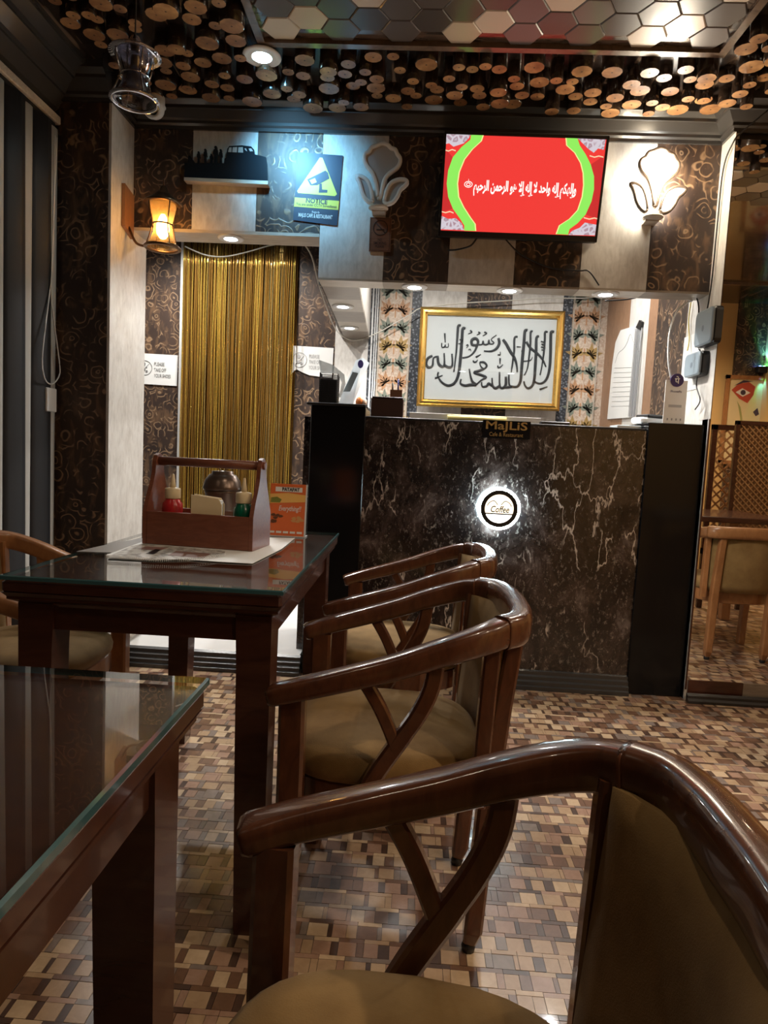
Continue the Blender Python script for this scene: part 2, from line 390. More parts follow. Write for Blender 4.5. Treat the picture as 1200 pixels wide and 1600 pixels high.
# niche side wall on the right
wr = struct('wall_right_niche')
ncuts = [3.43, 3.86, 4.36, 4.6]
NB = lambda y: PALE if y < 3.43 else BROWN if y < 3.86 else TAN if y < 4.0 else PALE if y < 4.36 else TAN
panel_run(wr, 'y', XC, YM+.002, YA+.03, 0, ZC, .02, sorted(ncuts+[4.0]), NB)
# left wall, with night window behind the blinds
wl = struct('wall_left'); MB().box((XW-.06, YB, 0), (XW, YN, .75)).box((XW-.06, YB, 2.5), (XW, YN, ZC)).box((XW-.06, YB, .75), (XW, .1, 2.5)).build('wall_surface', BROWN, wl)
wi = struct('window_1'); fr_ = MB(); [fr_.box((XW-.05, y, .75), (XW-.01, y+.05, 2.5)) for y in (.1, 1.02, 1.95, 2.9)]
fr_.box((XW-.05, .1, .75), (XW-.01, 2.95, .8)).box((XW-.05, .1, 2.45), (XW-.01, 2.95, 2.5)); fr_.build('window_frame', DARK, wi)
NIGHT = mat('night_glass', (.01,.012,.02), .05)
for y in (.15, 1.07, 2.0): MB().box((XW-.04, y, .8), (XW-.03, y+.88, 2.45)).build('pane', NIGHT, wi)
# rear and right walls
YEL = mat('ochre_paint', (.62,.40,.16), .55)
wb = struct('wall_rear')
MB().box((XW, YB-.05, 0), (1.4, YB, ZC)).build('wall_surface', BROWN, wb); MB().box((1.4, YB-.05, 0), (XR, YB, ZC)).build('wall_surface', YEL, wb)
MB().box((3.02, YB, 0), (XR, YB+.03, ZC)).build('wall_panel', BROWN, wb)
wq = struct('wall_right'); MB().box((XR, YB, 0), (XR+.05, YM, ZC)).build('wall_surface', YEL, wq)
# mirror wall
wm = struct('wall_mirror')
MB().box((XC, YM+.012, 0), (XR, YM+.07, ZC)).build('wall_surface', DARK, wm)
MB().box((XC+.007, YM, .095), (XR-.02, YM+.008, 2.505)).build('mirror_sheet', MIRROR, wm)
MB().box((XC+.001, YM-.004, .05), (XC+.006, YM+.01, 2.505)).build('mirror_edge', W_TABLE, wm)
MB().box((XC-.001, YM-.012, 1.3), (XC+.0, YF, 2.53)).build('return_panel', PALE, wm)
for i, x in enumerate([XC+.012+.25*k for k in range(8)]):
    MB().box((x, YM-.006, .035), (min(x+.249, XR), YM+.01, .095)).build('skirting_board', (W_TABLE, W_GREY)[i % 2], wm)
# ceiling
ce = struct('ceiling')
CEILBG = mat('ceiling_laminate', (.03,.02,.015), .25, coat=.3)
t = NT(CEILBG); f = t.noise(t.coord((9, .8, 1)), 3, 2, .5); t.col(t.ramp(f, [(.50, (.018,.012,.010)), (.58, (.05,.03,.02)), (.68, (.22,.15,.10))]))
MB().box((XW-.8, YB, ZC), (XR, YA+.05, ZC+.05)).build('ceiling_board', CEILBG, ce)
def tray(x0, x1, y0, y1, band, nm):
    MB().box((x0, y0, ZC-.016), (x1, y1, ZC-.001)).build('tray_board', GLOSSTRAY, ce)
    HR = .075; cx = x0+HR; col_ = 0
    while cx < x1-HR*.3:
        k = 0
        cy = y1-.062-(.065 if col_ % 2 else 0)
        while cy > y0+.06:
            if cy > y1-band or cy < y0+band*.0:
                m_ = hexr.choice(HEXL if (k+(0,0,1,2,2,1)[col_ % 6]) % 3 == (0 if col_ % 6 < 4 else 5) else HEXC[:3])
                if cx+HR <= x1+.01:
                    o = hexo.get(m_.name)
                    if o is None:
                        mb = MB(); ring = lambda r, z: [(r*math.cos(R_(60*i)), r*math.sin(R_(60*i)), z) for i in range(6)]
                        mb.loft([ring(HR*.93, -.007), ring(HR*.985, -.004), ring(HR*.985, 0)])
                        o = mb.build('hex_tile', m_, ce, world=False); hexo[m_.name] = o
                    else: o = o.copy(); C.objects.link(o)
                    o.location = (cx, cy, ZC-.016)
            cy -= .130; k += 1
        cx += .1125; col_ += 1
    fr = MB()
    for (a, b) in (((x0-.03, y0-.03), (x1+.03, y0)), ((x0-.03, y1), (x1+.03, y1+.03)), ((x0-.03, y0), (x0, y1)), ((x1, y0), (x1+.03, y1))):
        fr.box((a[0], a[1], ZC-.035), (b[0], b[1], ZC))
    fr.build('tray_frame', W_TRAY, ce)
W_TRAY = wood('tray_frame_wood', (.10,.065,.045), (.17,.115,.08), .25, .5, (6, 6, 6), 3)
GLOSSTRAY = mat('gloss_brown_laminate', (.07,.045,.032), .12, coat=.6)
t = NT(GLOSSTRAY); t.col(t.ramp(t.noise(t.coord((2, 9, 1)), 4, 4, .6, .8), [(.35, (.035,.024,.018)), (.65, (.14,.09,.06))]))
HEXL = [mat('hex_sand', (.55,.43,.31), .35, coat=.1), mat('hex_cream', (.62,.52,.40), .35, coat=.1)]
HEXC = [mat('hex_umber', (.07,.055,.048), .3, coat=.12), mat('hex_slate', (.16,.135,.125), .3, coat=.12), mat('hex_smoke', (.10,.078,.066), .3, coat=.12), HEXL[0]]
hexo = {}; hexr = random.Random(11)
tray(-.655, 1.06, .3, 2.68, .75, 'a'); tray(1.42, 3.0, .3, 2.5, .5, 'b')
# hanging log slices
LOGF = mat('log_end_grain', (.55,.31,.13), .35)
t = NT(LOGF); oi = t.n('ShaderNodeObjectInfo'); tc = t.n('ShaderNodeNewGeometry')
c = t.ramp(t.noise(t.coord(), 13, 3, .6), [(.3, (.15,.065,.03)), (.5, (.30,.145,.06)), (.7, (.50,.28,.12))]); t.col(c)
BARK = mat('log_bark', (.03,.018,.012), .22, coat=.5); PITH = mat('log_pith', (.03,.015,.008), .5)
pts = []; rl = random.Random(21)
def in_tray(x, y, r): return (-.69-r < x < 1.095+r and .26-r < y < 2.715+r) or (1.38-r < x < 3.04+r and .26-r < y < 2.54+r)
tries = 0
while tries < 26000 and len(pts) < 900:
    tries += 1; x, y, r = rl.uniform(XW+.30, XR-.1), rl.uniform(.9, YF-.06), rl.choice([.026,.032,.037,.042,.047])
    if y > (YN-.18 if x < XP+.08 else YM-.08 if x > XC-.05 else YF-.10): continue
    if in_tray(x, y, r): continue
    if abs(x+.684) < .085 and abs(y-2.77) < .06: continue
    if abs(x+.823) < .04+r and abs(y-1.9) < .04+r: continue
    if all((x-a)**2+(y-b)**2 > (r+c_+.005)**2 for a, b, c_, _ in pts): pts.append((x, y, r, rl.uniform(.035, .075)))
pts.sort(key=lambda p: 99 if not vis((p[0], p[1], 2.6)) else -p[2]/(p[0]**2+p[1]**2)**.5)
logs = {}; lrest = MB()
def logmesh(mb, r, h, c=(0,0,0)):
    mb.lathe([(r, 0), (r, -h+.003), (r*.94, -h)], c, 12, 1, True, caps=False)
    c = Vector(c); mb.poly([c+Vector((r*.94*math.cos(a), r*.94*math.sin(a), -h)) for a in (2*math.pi*i/12 for i in range(12))], 0)
    mb.poly([c+Vector((.004*math.cos(a), .004*math.sin(a), -h-.0006)) for a in (2*math.pi*i/6 for i in range(6))], 2)
for k, (x, y, r, h) in enumerate(pts):
    h = round(h*80)/80
    if k < 300:
        if (r, h) not in logs: mb = MB(); logmesh(mb, r, h); logs[(r, h)] = o = mb.build('log_slice', [LOGF, BARK, PITH], ce, world=False)
        else: o = logs[(r, h)].copy(); C.objects.link(o)
        o.location = (x, y, ZC); o.rotation_euler = (0, 0, rl.uniform(0, 6))
    else: logmesh(lrest, r, h, (x, y, ZC))
if lrest.v: lrest.build('log_field', [LOGF, BARK, PITH], ce, 'stuff')
# crown moulding, one mitred run per wall
def run(path, prof, name, m_, parent=None):
    P = [Vector((x, y, 0)) for x, y in path]; n = len(P); ds = [(P[i+1]-P[i]).normalized() for i in range(n-1)]
    rt = lambda d: Vector((d.y, -d.x, 0))
    rings = []
    for i in range(n):
        a = ds[max(i-1, 0)]; b = ds[min(i, n-2)]; na, nb = rt(a), rt(b); m = (na+nb); m = m/(m.length_squared/2) if m.length > .01 else na
        rings.append([P[i]+m*q+Vector((0, 0, z)) for q, z in prof])
    return MB().loft(rings).build(name, m_, parent)
CR = [(0, 2.53), (.012, 2.53), (.012, 2.545), (.022, 2.552), (.022, 2.565), (.03, 2.572), (.055, 2.60), (.062, 2.602), (.062, 2.615), (.085, 2.628), (.09, 2.63), (.09, 2.66), (0, 2.66)]
CRL = [(0, 2.46), (.02, 2.46), (.02, 2.49), (.035, 2.50), (.07, 2.55), (.08, 2.55), (.085, 2.565), (.13, 2.60), (.14, 2.60), (.145, 2.615), (.19, 2.64), (.2, 2.64), (.2, 2.66), (0, 2.66)]
CROWN = mat('crown_moulding', (.05,.047,.045), .25, coat=.3)
tr2 = struct('trim_2')
run([(XP, YN-.0), (XP, YF), (XC, YF), (XC, YM), (XR, YM)], CR, 'crown_moulding', CROWN, tr2)
run([(XW, YN), (XP, YN)], CR, 'crown_moulding', CROWN, tr2)
run([(XW, YB), (XW, YN)], CRL, 'crown_moulding', CROWN, tr2)
bs = struct('baseboard_front')
run([(XC, YM-.02), (XR, YM-.02)], [(0, 0), (.03, 0), (.03, .012), (.018, .02), (.018, .032), (0, .04)], 'floor_trim', DARK, bs)

# ------------------------------------------------------------------ raised platform in the alcove
TILE = mat('white_platform_sheet', (.72,.72,.72), .35)
t = NT(TILE); t.bump(t.noise(t.coord(), 8, 3, .6), .3, .01)
pf = struct('floor_platform')
MB().box((-2.4, 3.11, .03), (-.5, YA, .09)).build('platform_sheet', TILE, pf)
STEP = mat('dark_step_moulding', (.035,.035,.037), .25, coat=.3)
STP = [(0, 0), (.05, 0), (.05, .018), (.04, .022), (.04, .038), (.028, .044), (.028, .06), (.016, .066), (.016, .082), (0, .09)]
run([(XP, YN-.0), (XP, 3.11), (-.495, 3.11)], STP, 'step_moulding', STEP, pf)

# ------------------------------------------------------------------ reception counter
YC = 3.11
ct = thing('reception_counter', 'dark marble front reception counter between two black gloss end pillars', 'counter', (.4, YC+.2, 0))
MB().bbox((-.49, YC, 0), (-.235, YC+.3, 1.285), .003).build('end_pillar', BLACK, ct)
MB().bbox((1.06, YC, 0), (1.312, YC+.3, 1.275), .003).build('end_pillar', BLACK, ct)
MB().box((-.235, YC+.012, .0), (1.06, YC+.05, 1.235)).build('marble_panel', MARB, ct)
MB().box((-.535, YC+.1, 0), (-.4905, YC+.5, 1.235)).build('marble_panel', MARB, ct)
MB().bbox((-.235, YC+.03, 1.235), (1.06, YC+.45, 1.247), .002).build('counter_top', BLK, ct)
MB().bbox((-.51, YC-.01, 1.285), (-.235, YC+.32, 1.297), .002).build('ledge', BLK, ct)
run([(-.234, YC+.012), (1.059, YC+.012)], STP[:-1]+[(0, .085)], 'plinth_moulding', STEP, ct)
MB().box((-.235, YC+.05, 0), (1.06, YC+.44, 1.2)).build('counter_body', DARK, ct)
yf = YC-.001
# name sign
sg = thing('name_sign', 'small black plate with gold lettering at the top of the marble front', 'sign', (.48, YC+.012, 1.19))
a, b = atY(755, 657, YC), atY(828, 687, YC)
MB().box((a.x, YC+.004, b.z), (b.x, YC+.0115, a.z+.004)).build('plate', BLACK, sg)
mx_ = (a.x+b.x)/2; mz = (a.z+b.z)/2
ex = (1, 0, 0); ez = (0, 0, 1)
text('lettering', 'MaJLiS', GOLDP, sg, (mx_, YC+.003, mz+.018), ex, ez, .052, .19, bold=.015)
text('lettering', 'Cafe & Restaurant', GOLDP, sg, (mx_, YC+.003, mz-.022), ex, ez, .026, .155)
# round coffee light
cc = atY(780, 795, YC-.03); rc = .098
cs_ = thing('coffee_sign', 'round backlit coffee sign with black ring glowing on the marble', 'sign', (cc.x, YC-.03, cc.z))
def disc(c, r0_, r1_, y0, y1, n=48):   # annulus facing -Y
    f = lambda r, y: [Vector((c[0]+r*math.cos(2*math.pi*i/n), y, c[2]+r*math.sin(2*math.pi*i/n))) for i in range(n)]
    mb = MB()
    if r0_ > 0: mb.loft([f(r0_, y1), f(r0_, y0), f(r1_, y0), f(r1_, y1), f(r0_, y1)], caps=False)
    else: mb.loft([f(r1_, y1), f(r1_, y0)])
    return mb
c3 = (cc.x, 0, cc.z)
disc(c3, .083, rc, YC-.028, YC-.006).build('glow_ring', EMW('cool_led_ring', (.70,.93,1), 34), cs_)
disc(c3, .066, .086, YC-.032, YC-.004).build('black_ring', BLK, cs_)
disc(c3, 0, .067, YC-.029, YC-.012).build('face', EMW('warm_lit_face', (1,.78,.52), 1.5), cs_)
lo = [(c3[0]+.066*math.cos(R_(a)), YC-.0295, c3[2]+.066*math.sin(R_(a))) for a in range(200, 341, 10)]
MB().poly(lo).build('lower_face', EMW('white_lit_face', (1,.95,.9), 3), cs_)
MB().box((c3[0]-.07, YC-.033, c3[2]-.027), (c3[0]+.07, YC-.03, c3[2]-.021)).build('bar', BLK, cs_)
text('lettering', 'Coffee', BLK, cs_, (c3[0]+.004, YC-.0305, c3[2]-.004), ex, ez, .042, .085, bold=.02, shear=.2)
mb = MB()
for s in (-1, 1):
    mb.sweep(smooth_path([(c3[0]+s*.008, YC-.031, c3[2]+.018), (c3[0]+s*.025, YC-.031, c3[2]+.036), (c3[0]+s*.045, YC-.031, c3[2]+.028), (c3[0]+s*.056, YC-.031, c3[2]+.012)], 4), (.004, .003), ref=(0,1,0), n=6)
mb.build('swirl', BLK, cs_)
# ------------------------------------------------------------------ downlights
def downlight(x, y, z, label, power, col=(1,.97,.92), r=.045, group=None, spot=150, soft=.03, es=None, m_=None):
    r *= 1.15
    o = thing('downlight', label, 'ceiling light', (x, y, z), 0, group)
    MB().lathe([(r*.86, 0), (r*1.2, 0), (r*1.2, -.004), (r*1.0, -.009), (r*.86, -.006)], (0,0,0), 28).build('rim', WHITE, o, world=False)
    MB().lathe([(r*.86, -.001), (r*.86, -.005), (r*.5, -.0065)], (0,0,0), 28).build('diffuser', m_ or LED, o, world=False)
    light('SPOT', (x, y, z-.02), power, col, soft, aim=(x, y, 0), spot=spot, blend=.7)
    return o
g1 = 'downlights under the bulkhead'
downlight(-.933, 3.264, 2.07, 'round white downlight in the pale lintel over the gold curtain', 14, g1 and (1,.97,.93), group=g1)
downlight(-.04, 3.262, 1.875, 'round downlight in the soffit, leftmost of the three over the counter front', 14, group=g1)
downlight(.411, 3.262, 1.875, 'round downlight in the soffit above the calligraphy frame, middle of three', 14, group=g1)
downlight(.861, 3.262, 1.875, 'round downlight in the soffit, rightmost of the three over the counter front', 14, group=g1)
downlight(-.441, 3.80, 1.885, 'round downlight in the receding striped soffit, the nearer of two', 9, group=g1)
downlight(-.466, 4.44, 1.885, 'round downlight in the receding striped soffit, the farther of two', 9, group=g1)
BLUE = EMW('cool_spot_glow', (.55,.95,1), 22)
sp = downlight(-.684, 2.76, 2.62, 'bright cool blue-white spotlight among the hanging log slices', 3, (.55,.85,1), .055, m_=BLUE, spot=160)
light('SPOT', (-.684, 2.78, 2.56), 24, (.22,.62,1), .05, aim=(-.60, 3.25, 2.36), spot=78, blend=1)
g2 = 'alcove ceiling lights behind the bulkhead'
for x, y, lb in ((.0, 3.9, 'round alcove ceiling light above the left half of the counter'), (.8, 3.9, 'round alcove ceiling light above the right half of the counter'), (-1.15, 4.25, 'round alcove ceiling light before the gold curtain, right one'), (-1.7, 4.25, 'round alcove ceiling light added to brighten the gold curtain, left one')):
    downlight(x, y, ZC, lb, 50, group=g2, spot=150)  # the leftmost one is an unseen light added to brighten the curtain
g3 = 'warm ceiling lights over the seating'
for x, y, p, zz, lb in ((1.25, 1.1, 34, ZC, 'between the two ceiling trays'), (1.25, .0, 18, ZC, 'by the rear wall between the trays'), (-1.1, .2, 3, ZC, 'above the window blinds'), (.2, 1.0, 11, ZC-.017, 'in the hexagon tray above the tables'), (2.2, .6, 80, ZC-.017, 'in the side tray above the lattice divider'), (2.3, 2.0, 30, ZC-.017, 'in the side tray nearest the mirror')):
    downlight(x, y, zz, 'warm round ceiling light '+lb, p, (1,.80,.58), .06, group=g3, m_=EMW('warm_disc', (1,.8,.55), 9))

# ------------------------------------------------------------------ television
def quad_frame(tl, tr_, bl, br):
    c = (tl+tr_+bl+br)/4; e1 = ((tr_-tl)+(br-bl))/2; e2 = ((tl-bl)+(tr_-br))/2
    W_, H_ = e1.length, e2.length; e1.normalize(); e2 = (e2-e1*e2.dot(e1)).normalized(); return c, e1, e2, W_, H_
c, e1, e2, TW, TH = quad_frame(atY(694, 205, 3.07), atY(951, 213, 3.07), atY(685, 369, 3.15), atY(933, 379, 3.15))
tv = thing('television', 'wall television showing a red screen with white Arabic script and green arcs', 'television', tuple(c))
n_ = e1.cross(e2)                      # towards the viewer
def tvp(u, v, d=0): return c + e1*(u-.5)*TW + e2*(.5-v)*TH + n_*d
def tvbox(u0, v0, u1, v1, d0, d1):
    P = [tvp(u0, v1, d0), tvp(u1, v1, d0), tvp(u1, v0, d0), tvp(u0, v0, d0)]; return MB().prism(P, n_*(d1-d0))
tvbox(0, 0, 1, 1, -.045, 0).build('casing', BLK, tv)
tvbox(.015, .03, .985, .94, .0, .001).build('screen', EMW('screen_red', (.86,.045,.038), .58), tv)
mb = MB()
for a in (((0,0),(1,.028)), ((0,.945),(1,1)), ((0,0),(.014,1)), ((.986,0),(1,1))):
    (p, q), (r, s) = a; P = [tvp(p, s, 0), tvp(r, s, 0), tvp(r, q, 0), tvp(p, q, 0)]; mb.prism(P, n_*.006)
mb.build('bezel', BLK, tv)
SCW = lambda x, y: ((x-62)/ (1160-62) if 0 else x, y)
def suv(x, y):      # zoom-crop pixels of the screen -> u,v on the set (sheared picture corners)
    px, py = 680+x/4.3636, 200+y/4.3636
    d = ray(px, py); tt = (c-EYE).dot(n_)/d.dot(n_); P = EYE+d*tt-c
    return (P.dot(e1)/TW+.5, .5-P.dot(e2)/TH)
def scr_poly(pts, d, name, m_): return MB().poly([tvp(*suv(*p), d) for p in pts]).build(name, m_, tv)
def scr_band(L, Rr, d, name, m_):
    L = [tvp(*suv(*p), d) for p in L]; Rr = [tvp(*suv(*p), d) for p in Rr]; n = len(L)
    return MB().add(L+Rr, [(i, i+1, n+i+1, n+i) for i in range(n-1)]).build(name, m_, tv)
SD = EMW('screen_dark_red', (.62,.03,.03), .55); SG = EMW('screen_green', (.27,.80,.11), .6); SY = EMW('screen_yellow', (.85,.85,.30), .6); SP = EMW('screen_cream', (.9,.65,.4), .6)
arcL = [(245,42),(240,80),(180,130),(120,200),(88,290),(78,380),(88,470),(120,550),(170,620),(198,665),(198,700)]
arcR = [(325,45),(310,90),(250,145),(195,215),(160,300),(148,380),(156,470),(190,540),(235,610),(268,655),(272,702)]
inn = [(x+8, y) for x, y in arcR]
arcL2 = [(895,68),(900,120),(955,170),(995,240),(1012,310),(1015,390),(1005,470),(975,560),(920,620),(850,665),(828,724)]
arcR2 = [(970,72),(985,120),(1025,180),(1060,250),(1082,330),(1082,420),(1065,500),(1025,590),(970,650),(915,690),(905,728)]
scr_poly([(66,140)]+[(x, y) for x, y in arcL if 130 < y < 560]+[(42,575)], .0014, 'dark_side', SD)
scr_poly([(1148,190)]+[(x, y) for x, y in arcR2 if 180 < y < 620]+[(1112,625)], .0014, 'dark_side', SD)
LACE = D.materials.new('screen_lace'); LACE.use_nodes = True; t = NT(LACE); t.b.inputs['Base Color'].default_value = (0,0,0,1)
vo = t.n('ShaderNodeTexVoronoi', feature='DISTANCE_TO_EDGE'); vo.inputs['Scale'].default_value = 42; t.l(t.coord(), vo.inputs['Vector'])
t.l(t.ramp(vo.outputs['Distance'], [(.1, (.62,.56,.62)), (.25, (.36,.2,.24)), (.4, (.5,.44,.5))]), t.b.inputs['Emission Color']); t.b.inputs['Emission Strength'].default_value = .6
scr_poly([(66,34),(245,42),(225,75),(195,105),(125,128),(95,105),(60,112)], .0018, 'lace_corner', LACE)
scr_poly([(972,72),(1162,80),(1148,150),(1110,140),(1080,170),(1040,140),(1000,100)], .0018, 'lace_corner', LACE)
scr_poly([(33,595),(90,620),(140,615),(180,650),(198,697),(26,690)], .0018, 'lace_corner', LACE)
scr_poly([(1098,660),(1020,645),(985,680),(935,700),(905,730),(1088,732)], .0018, 'lace_corner', LACE)
scr_band(arcL, arcR, .0022, 'green_arc', SG); scr_band(arcL2, arcR2, .0022, 'green_arc', SG)
scr_band(arcR, inn, .0024, 'yellow_line', SY); scr_band([(x-8, y) for x, y in arcL2], arcL2, .0024, 'yellow_line', SY)
for pts_ in ([(62,150),(90,158),(115,148),(140,156)], [(1052,190),(1085,200),(1115,192),(1146,200)], [(35,568),(70,578),(100,570),(125,580)], [(1012,612),(1050,622),(1085,614),(1112,622)]):
    scr_band([(x, y-4) for x, y in pts_], [(x, y+4) for x, y in pts_], .0024, 'cream_trim', SP)
ws = ['\uFEED\uFE87\uFEDF\uFEEC\uFEDC\uFEE2', '\uFE87\uFEDF\uFEEA', '\uFEED\uFE8D\uFEA3\uFEAA', '\uFEFB', '\uFE87\uFEDF\uFEEA', '\uFE87\uFEFB', '\uFEEB\uFEEE',
      '\uFE8D\uFEDF\uFEAE\uFEA3\uFEE4\uFEE6', '\uFE8D\uFEDF\uFEAE\uFEA3\uFEF4\uFEE2']
pL, pR = tvp(*suv(262, 388), .003), tvp(*suv(962, 415), .003)
text('script_line', ' '.join(ws)[::-1], EMW('screen_white', (1,.97,.9), .65), tv, (pL+pR)/2-e2*.004, (pR-pL), e2, .056, (pR-pL).length, depth=.001, bold=.035)
p = tvp(*suv(226, 385), .003)
mb = MB()
for rr in (.016, .008):
    mb.sweep([p+e1*(rr*1.1*math.cos(R_(a)))+e2*(rr*.75*math.sin(R_(a))) for a in range(0, 361, 30)], (.004, .002), ref=tuple(n_), n=4)
mb.sweep([p+e2*.012, p+e2*.022], (.004, .002), n=4); mb.build('verse_mark', EMW('screen_white2', (1,.97,.9), .65), tv)
MB().box((c.x-.12, c.y+.03, c.z-.1), (c.x+.12, YF-.001, c.z+.1)).build('wall_bracket', BLK, tv)
tube('power_cord', [atY(745, 372, 3.17), atY(735, 384, 3.17), atY(715, 390, 3.18), atY(699, 391, 3.185)], .004, BLK, tv)
tube('power_cord', [atY(790, 374, 3.17), atY(815, 398, 3.185), atY(860, 418, 3.19), atY(903, 423, 3.19), atY(920, 424, 3.19), atY(936, 446, 3.19)], .0035, BLK, tv)

# ------------------------------------------------------------------ flower wall lamps
def flower(name, label, pos, lit, sx=1.0):
    o = thing(name, label, 'wall lamp', pos, 0, 'flower shaped wall lamps beside the television')
    k = .00033*sx      # metres per crop unit
    def L(pts_): return [Vector(((x-310)*k, 0, (800-y)*k)) for x, y in pts_]
    mid = [(300,800),(262,620),(205,480),(120,385),(85,300),(100,235),(150,205),(180,150),(245,125),(320,95),(400,110),(445,150),(505,170),(535,225),(575,275),(578,335),(545,400),(475,455),(405,520),(365,610),(335,800)]
    lf = [(225,850),(205,740),(165,630),(120,570),(50,535),(-12,538),(20,590),(50,660),(80,750),(130,830),(200,880)]
    rg = [(385,850),(405,740),(445,640),(505,585),(585,560),(665,565),(690,600),(655,645),(600,695),(565,780),(505,860),(420,888)]
    pane = EMW('glowing_acrylic', (1,.96,.86), 16) if lit else mat('grey_acrylic', (.42,.42,.43), .25)
    frm = mat('lamp_frame_silhouette', (.10,.075,.06), .4) if lit else WHITE  # lit lamp's white frame painted dark, as a silhouette against its glow
    for q in (mid, lf, rg):
        P = smooth_path(L(q+[q[0]]), 3)[:-1]
        MB().prism([p+Vector((0, -.035, 0)) for p in P], (0, .012, 0)).build('petal_panel', pane, o, world=False)
        MB().sweep([p+Vector((0, -.036, 0)) for p in P]+[P[0]+Vector((0, -.036, 0))], ((.018 if not lit else .013), .022), ref=(0,1,0), n=8, sq=4).build('petal_frame', frm, o, world=False)
    MB().lathe([(.02, -.012), (.045, -.006), (.045, .0), (.02, .004)], (0, -.03, (800-930)*k), 20).build('base_dish', W_OAK, o, world=False)
    MB().box((-.03, -.03, (800-980)*k), (.03, 0.03, (800-900)*k)).build('wall_mount', W_OAK, o, world=False)
    return o
p = atY(592.5, 312.5, YF-.035)
flower('flower_lamp', 'unlit white framed flower wall lamp between notice poster and television', (p.x, YF-.031, p.z), False)
p = atY(1018, 326, YF-.035)
flower('flower_lamp', 'glowing flower wall lamp right of the television', (p.x, YF-.031, p.z), True, 1.06)
light('POINT', (p.x-.04, YF-.03, p.z+.03), 2.2, (1,.84,.6), .04); light('POINT', (p.x+.02, YF-.12, p.z+.1), 5, (1,.82,.58), .05)

# ------------------------------------------------------------------ posters and signs on the bulkhead
def quadlab(px_, y, d=.0):
    return [atY(a, b, y) for a, b in px_]
c, e1, e2, W_, H_ = quad_frame(*quadlab([(463, 238), (533, 243), (461, 344), (530, 350)], YF-.004))
ps = thing('notice_poster', 'dark surveillance notice poster with yellow camera triangle on the bulkhead', 'poster', tuple(c))
def loc_(u, v, d=0): return c+e1*(u-.5)*W_+e2*(.5-v)*H_+Vector((0, -d, 0))
NAVY = mat('poster_navy', (.02,.03,.06), .42); YELP = mat('poster_yellow', (.72,.66,.10), .35)
MB().prism([loc_(0,1), loc_(1,1.03), loc_(1,0), loc_(0,0)], (0,-.002,0)).build('sheet', NAVY, ps)
MB().poly([loc_(.07,.60,.003), loc_(.90,.60,.003), loc_(.94,.57,.003), loc_(.55,.055,.003), loc_(.49,.055,.003), loc_(.04,.57,.003)]).build('triangle', YELP, ps)
MB().poly([loc_(.0,.80,.003), loc_(1,.80,.003), loc_(1,.665,.003), loc_(.0,.665,.003)]).build('band', YELP, ps)
ink = NAVY
MB().poly([loc_(*q, .004) for q in ((.25,.39),(.64,.24),(.70,.27),(.74,.35),(.48,.46),(.33,.47))]).poly([loc_(*q, .004) for q in ((.53,.44),(.58,.43),(.60,.52),(.72,.52),(.72,.56),(.53,.57))]).build('camera_symbol', ink, ps)
MB().poly([loc_(*q, .0045) for q in ((.30,.40),(.42,.36),(.47,.42),(.36,.455))]).build('symbol_lens', YELP, ps)
text('lettering', 'NOTICE', ink, ps, loc_(.5, .70, .0035), e1, e2, .03, .1, bold=.02)
text('lettering', 'You are under CCTV Surveillance', ink, ps, loc_(.5, .76, .0035), e1, e2, .018, .19)
text('lettering', 'Regards', WHITE, ps, loc_(.5, .86, .0035), e1, e2, .014, .035)
text('lettering', 'MAJLIS CAFE & RESTAURANT', WHITE, ps, loc_(.5, .92, .0035), e1, e2, .024, .16, bold=.02)

c, e1, e2, W_, H_ = quad_frame(*quadlab([(579, 340), (613, 341), (576, 393), (609, 394)], YF-.006))
ns = thing('no_smoking_plaque', 'small brown wooden no smoking plaque below the unlit flower lamp', 'sign', tuple(c))
PLQ = wood('plaque_wood', (.15,.065,.035), (.22,.10,.055), .45, .1); ENG = mat('engraved_line', (.035,.014,.01), .6)
MB().prism([loc_(0,1), loc_(1,1), loc_(1,0), loc_(0,0)], (0,-.006,0)).build('plaque', PLQ, ns)
cc_ = loc_(.5, .31, .008); rr = .033
mb = MB().sweep([cc_+e1*rr*math.cos(R_(a))+e2*rr*math.sin(R_(a)) for a in range(0, 361, 15)], (.005, .002), ref=(0,1,0), n=4)
mb.sweep([cc_+e1*-.024+e2*.024, cc_+e1*.024-e2*.024], (.005, .002), ref=(0,1,0), n=4).sweep([cc_-e1*.018-e2*.008, cc_+e1*.018-e2*.008], (.006, .002), ref=(0,1,0), n=4)
for a, b in (((.06,.03),(.94,.03)), ((.06,.97),(.94,.97)), ((.06,.03),(.06,.97)), ((.94,.03),(.94,.97))): mb.sweep([loc_(*a, .0065), loc_(*b, .0065)], (.002, .001), ref=(0,1,0), n=4)
mb.build('engraved_symbol', ENG, ns)
text('lettering', 'NO', ENG, ns, loc_(.5, .66, .0065), e1, e2, .016, .02, bold=.01); text('lettering', 'SMOKING', ENG, ns, loc_(.5, .76, .0065), e1, e2, .018, .06, bold=.01); text('lettering', 'PLEASE', ENG, ns, loc_(.5, .86, .0065), e1, e2, .014, .04, bold=.01)

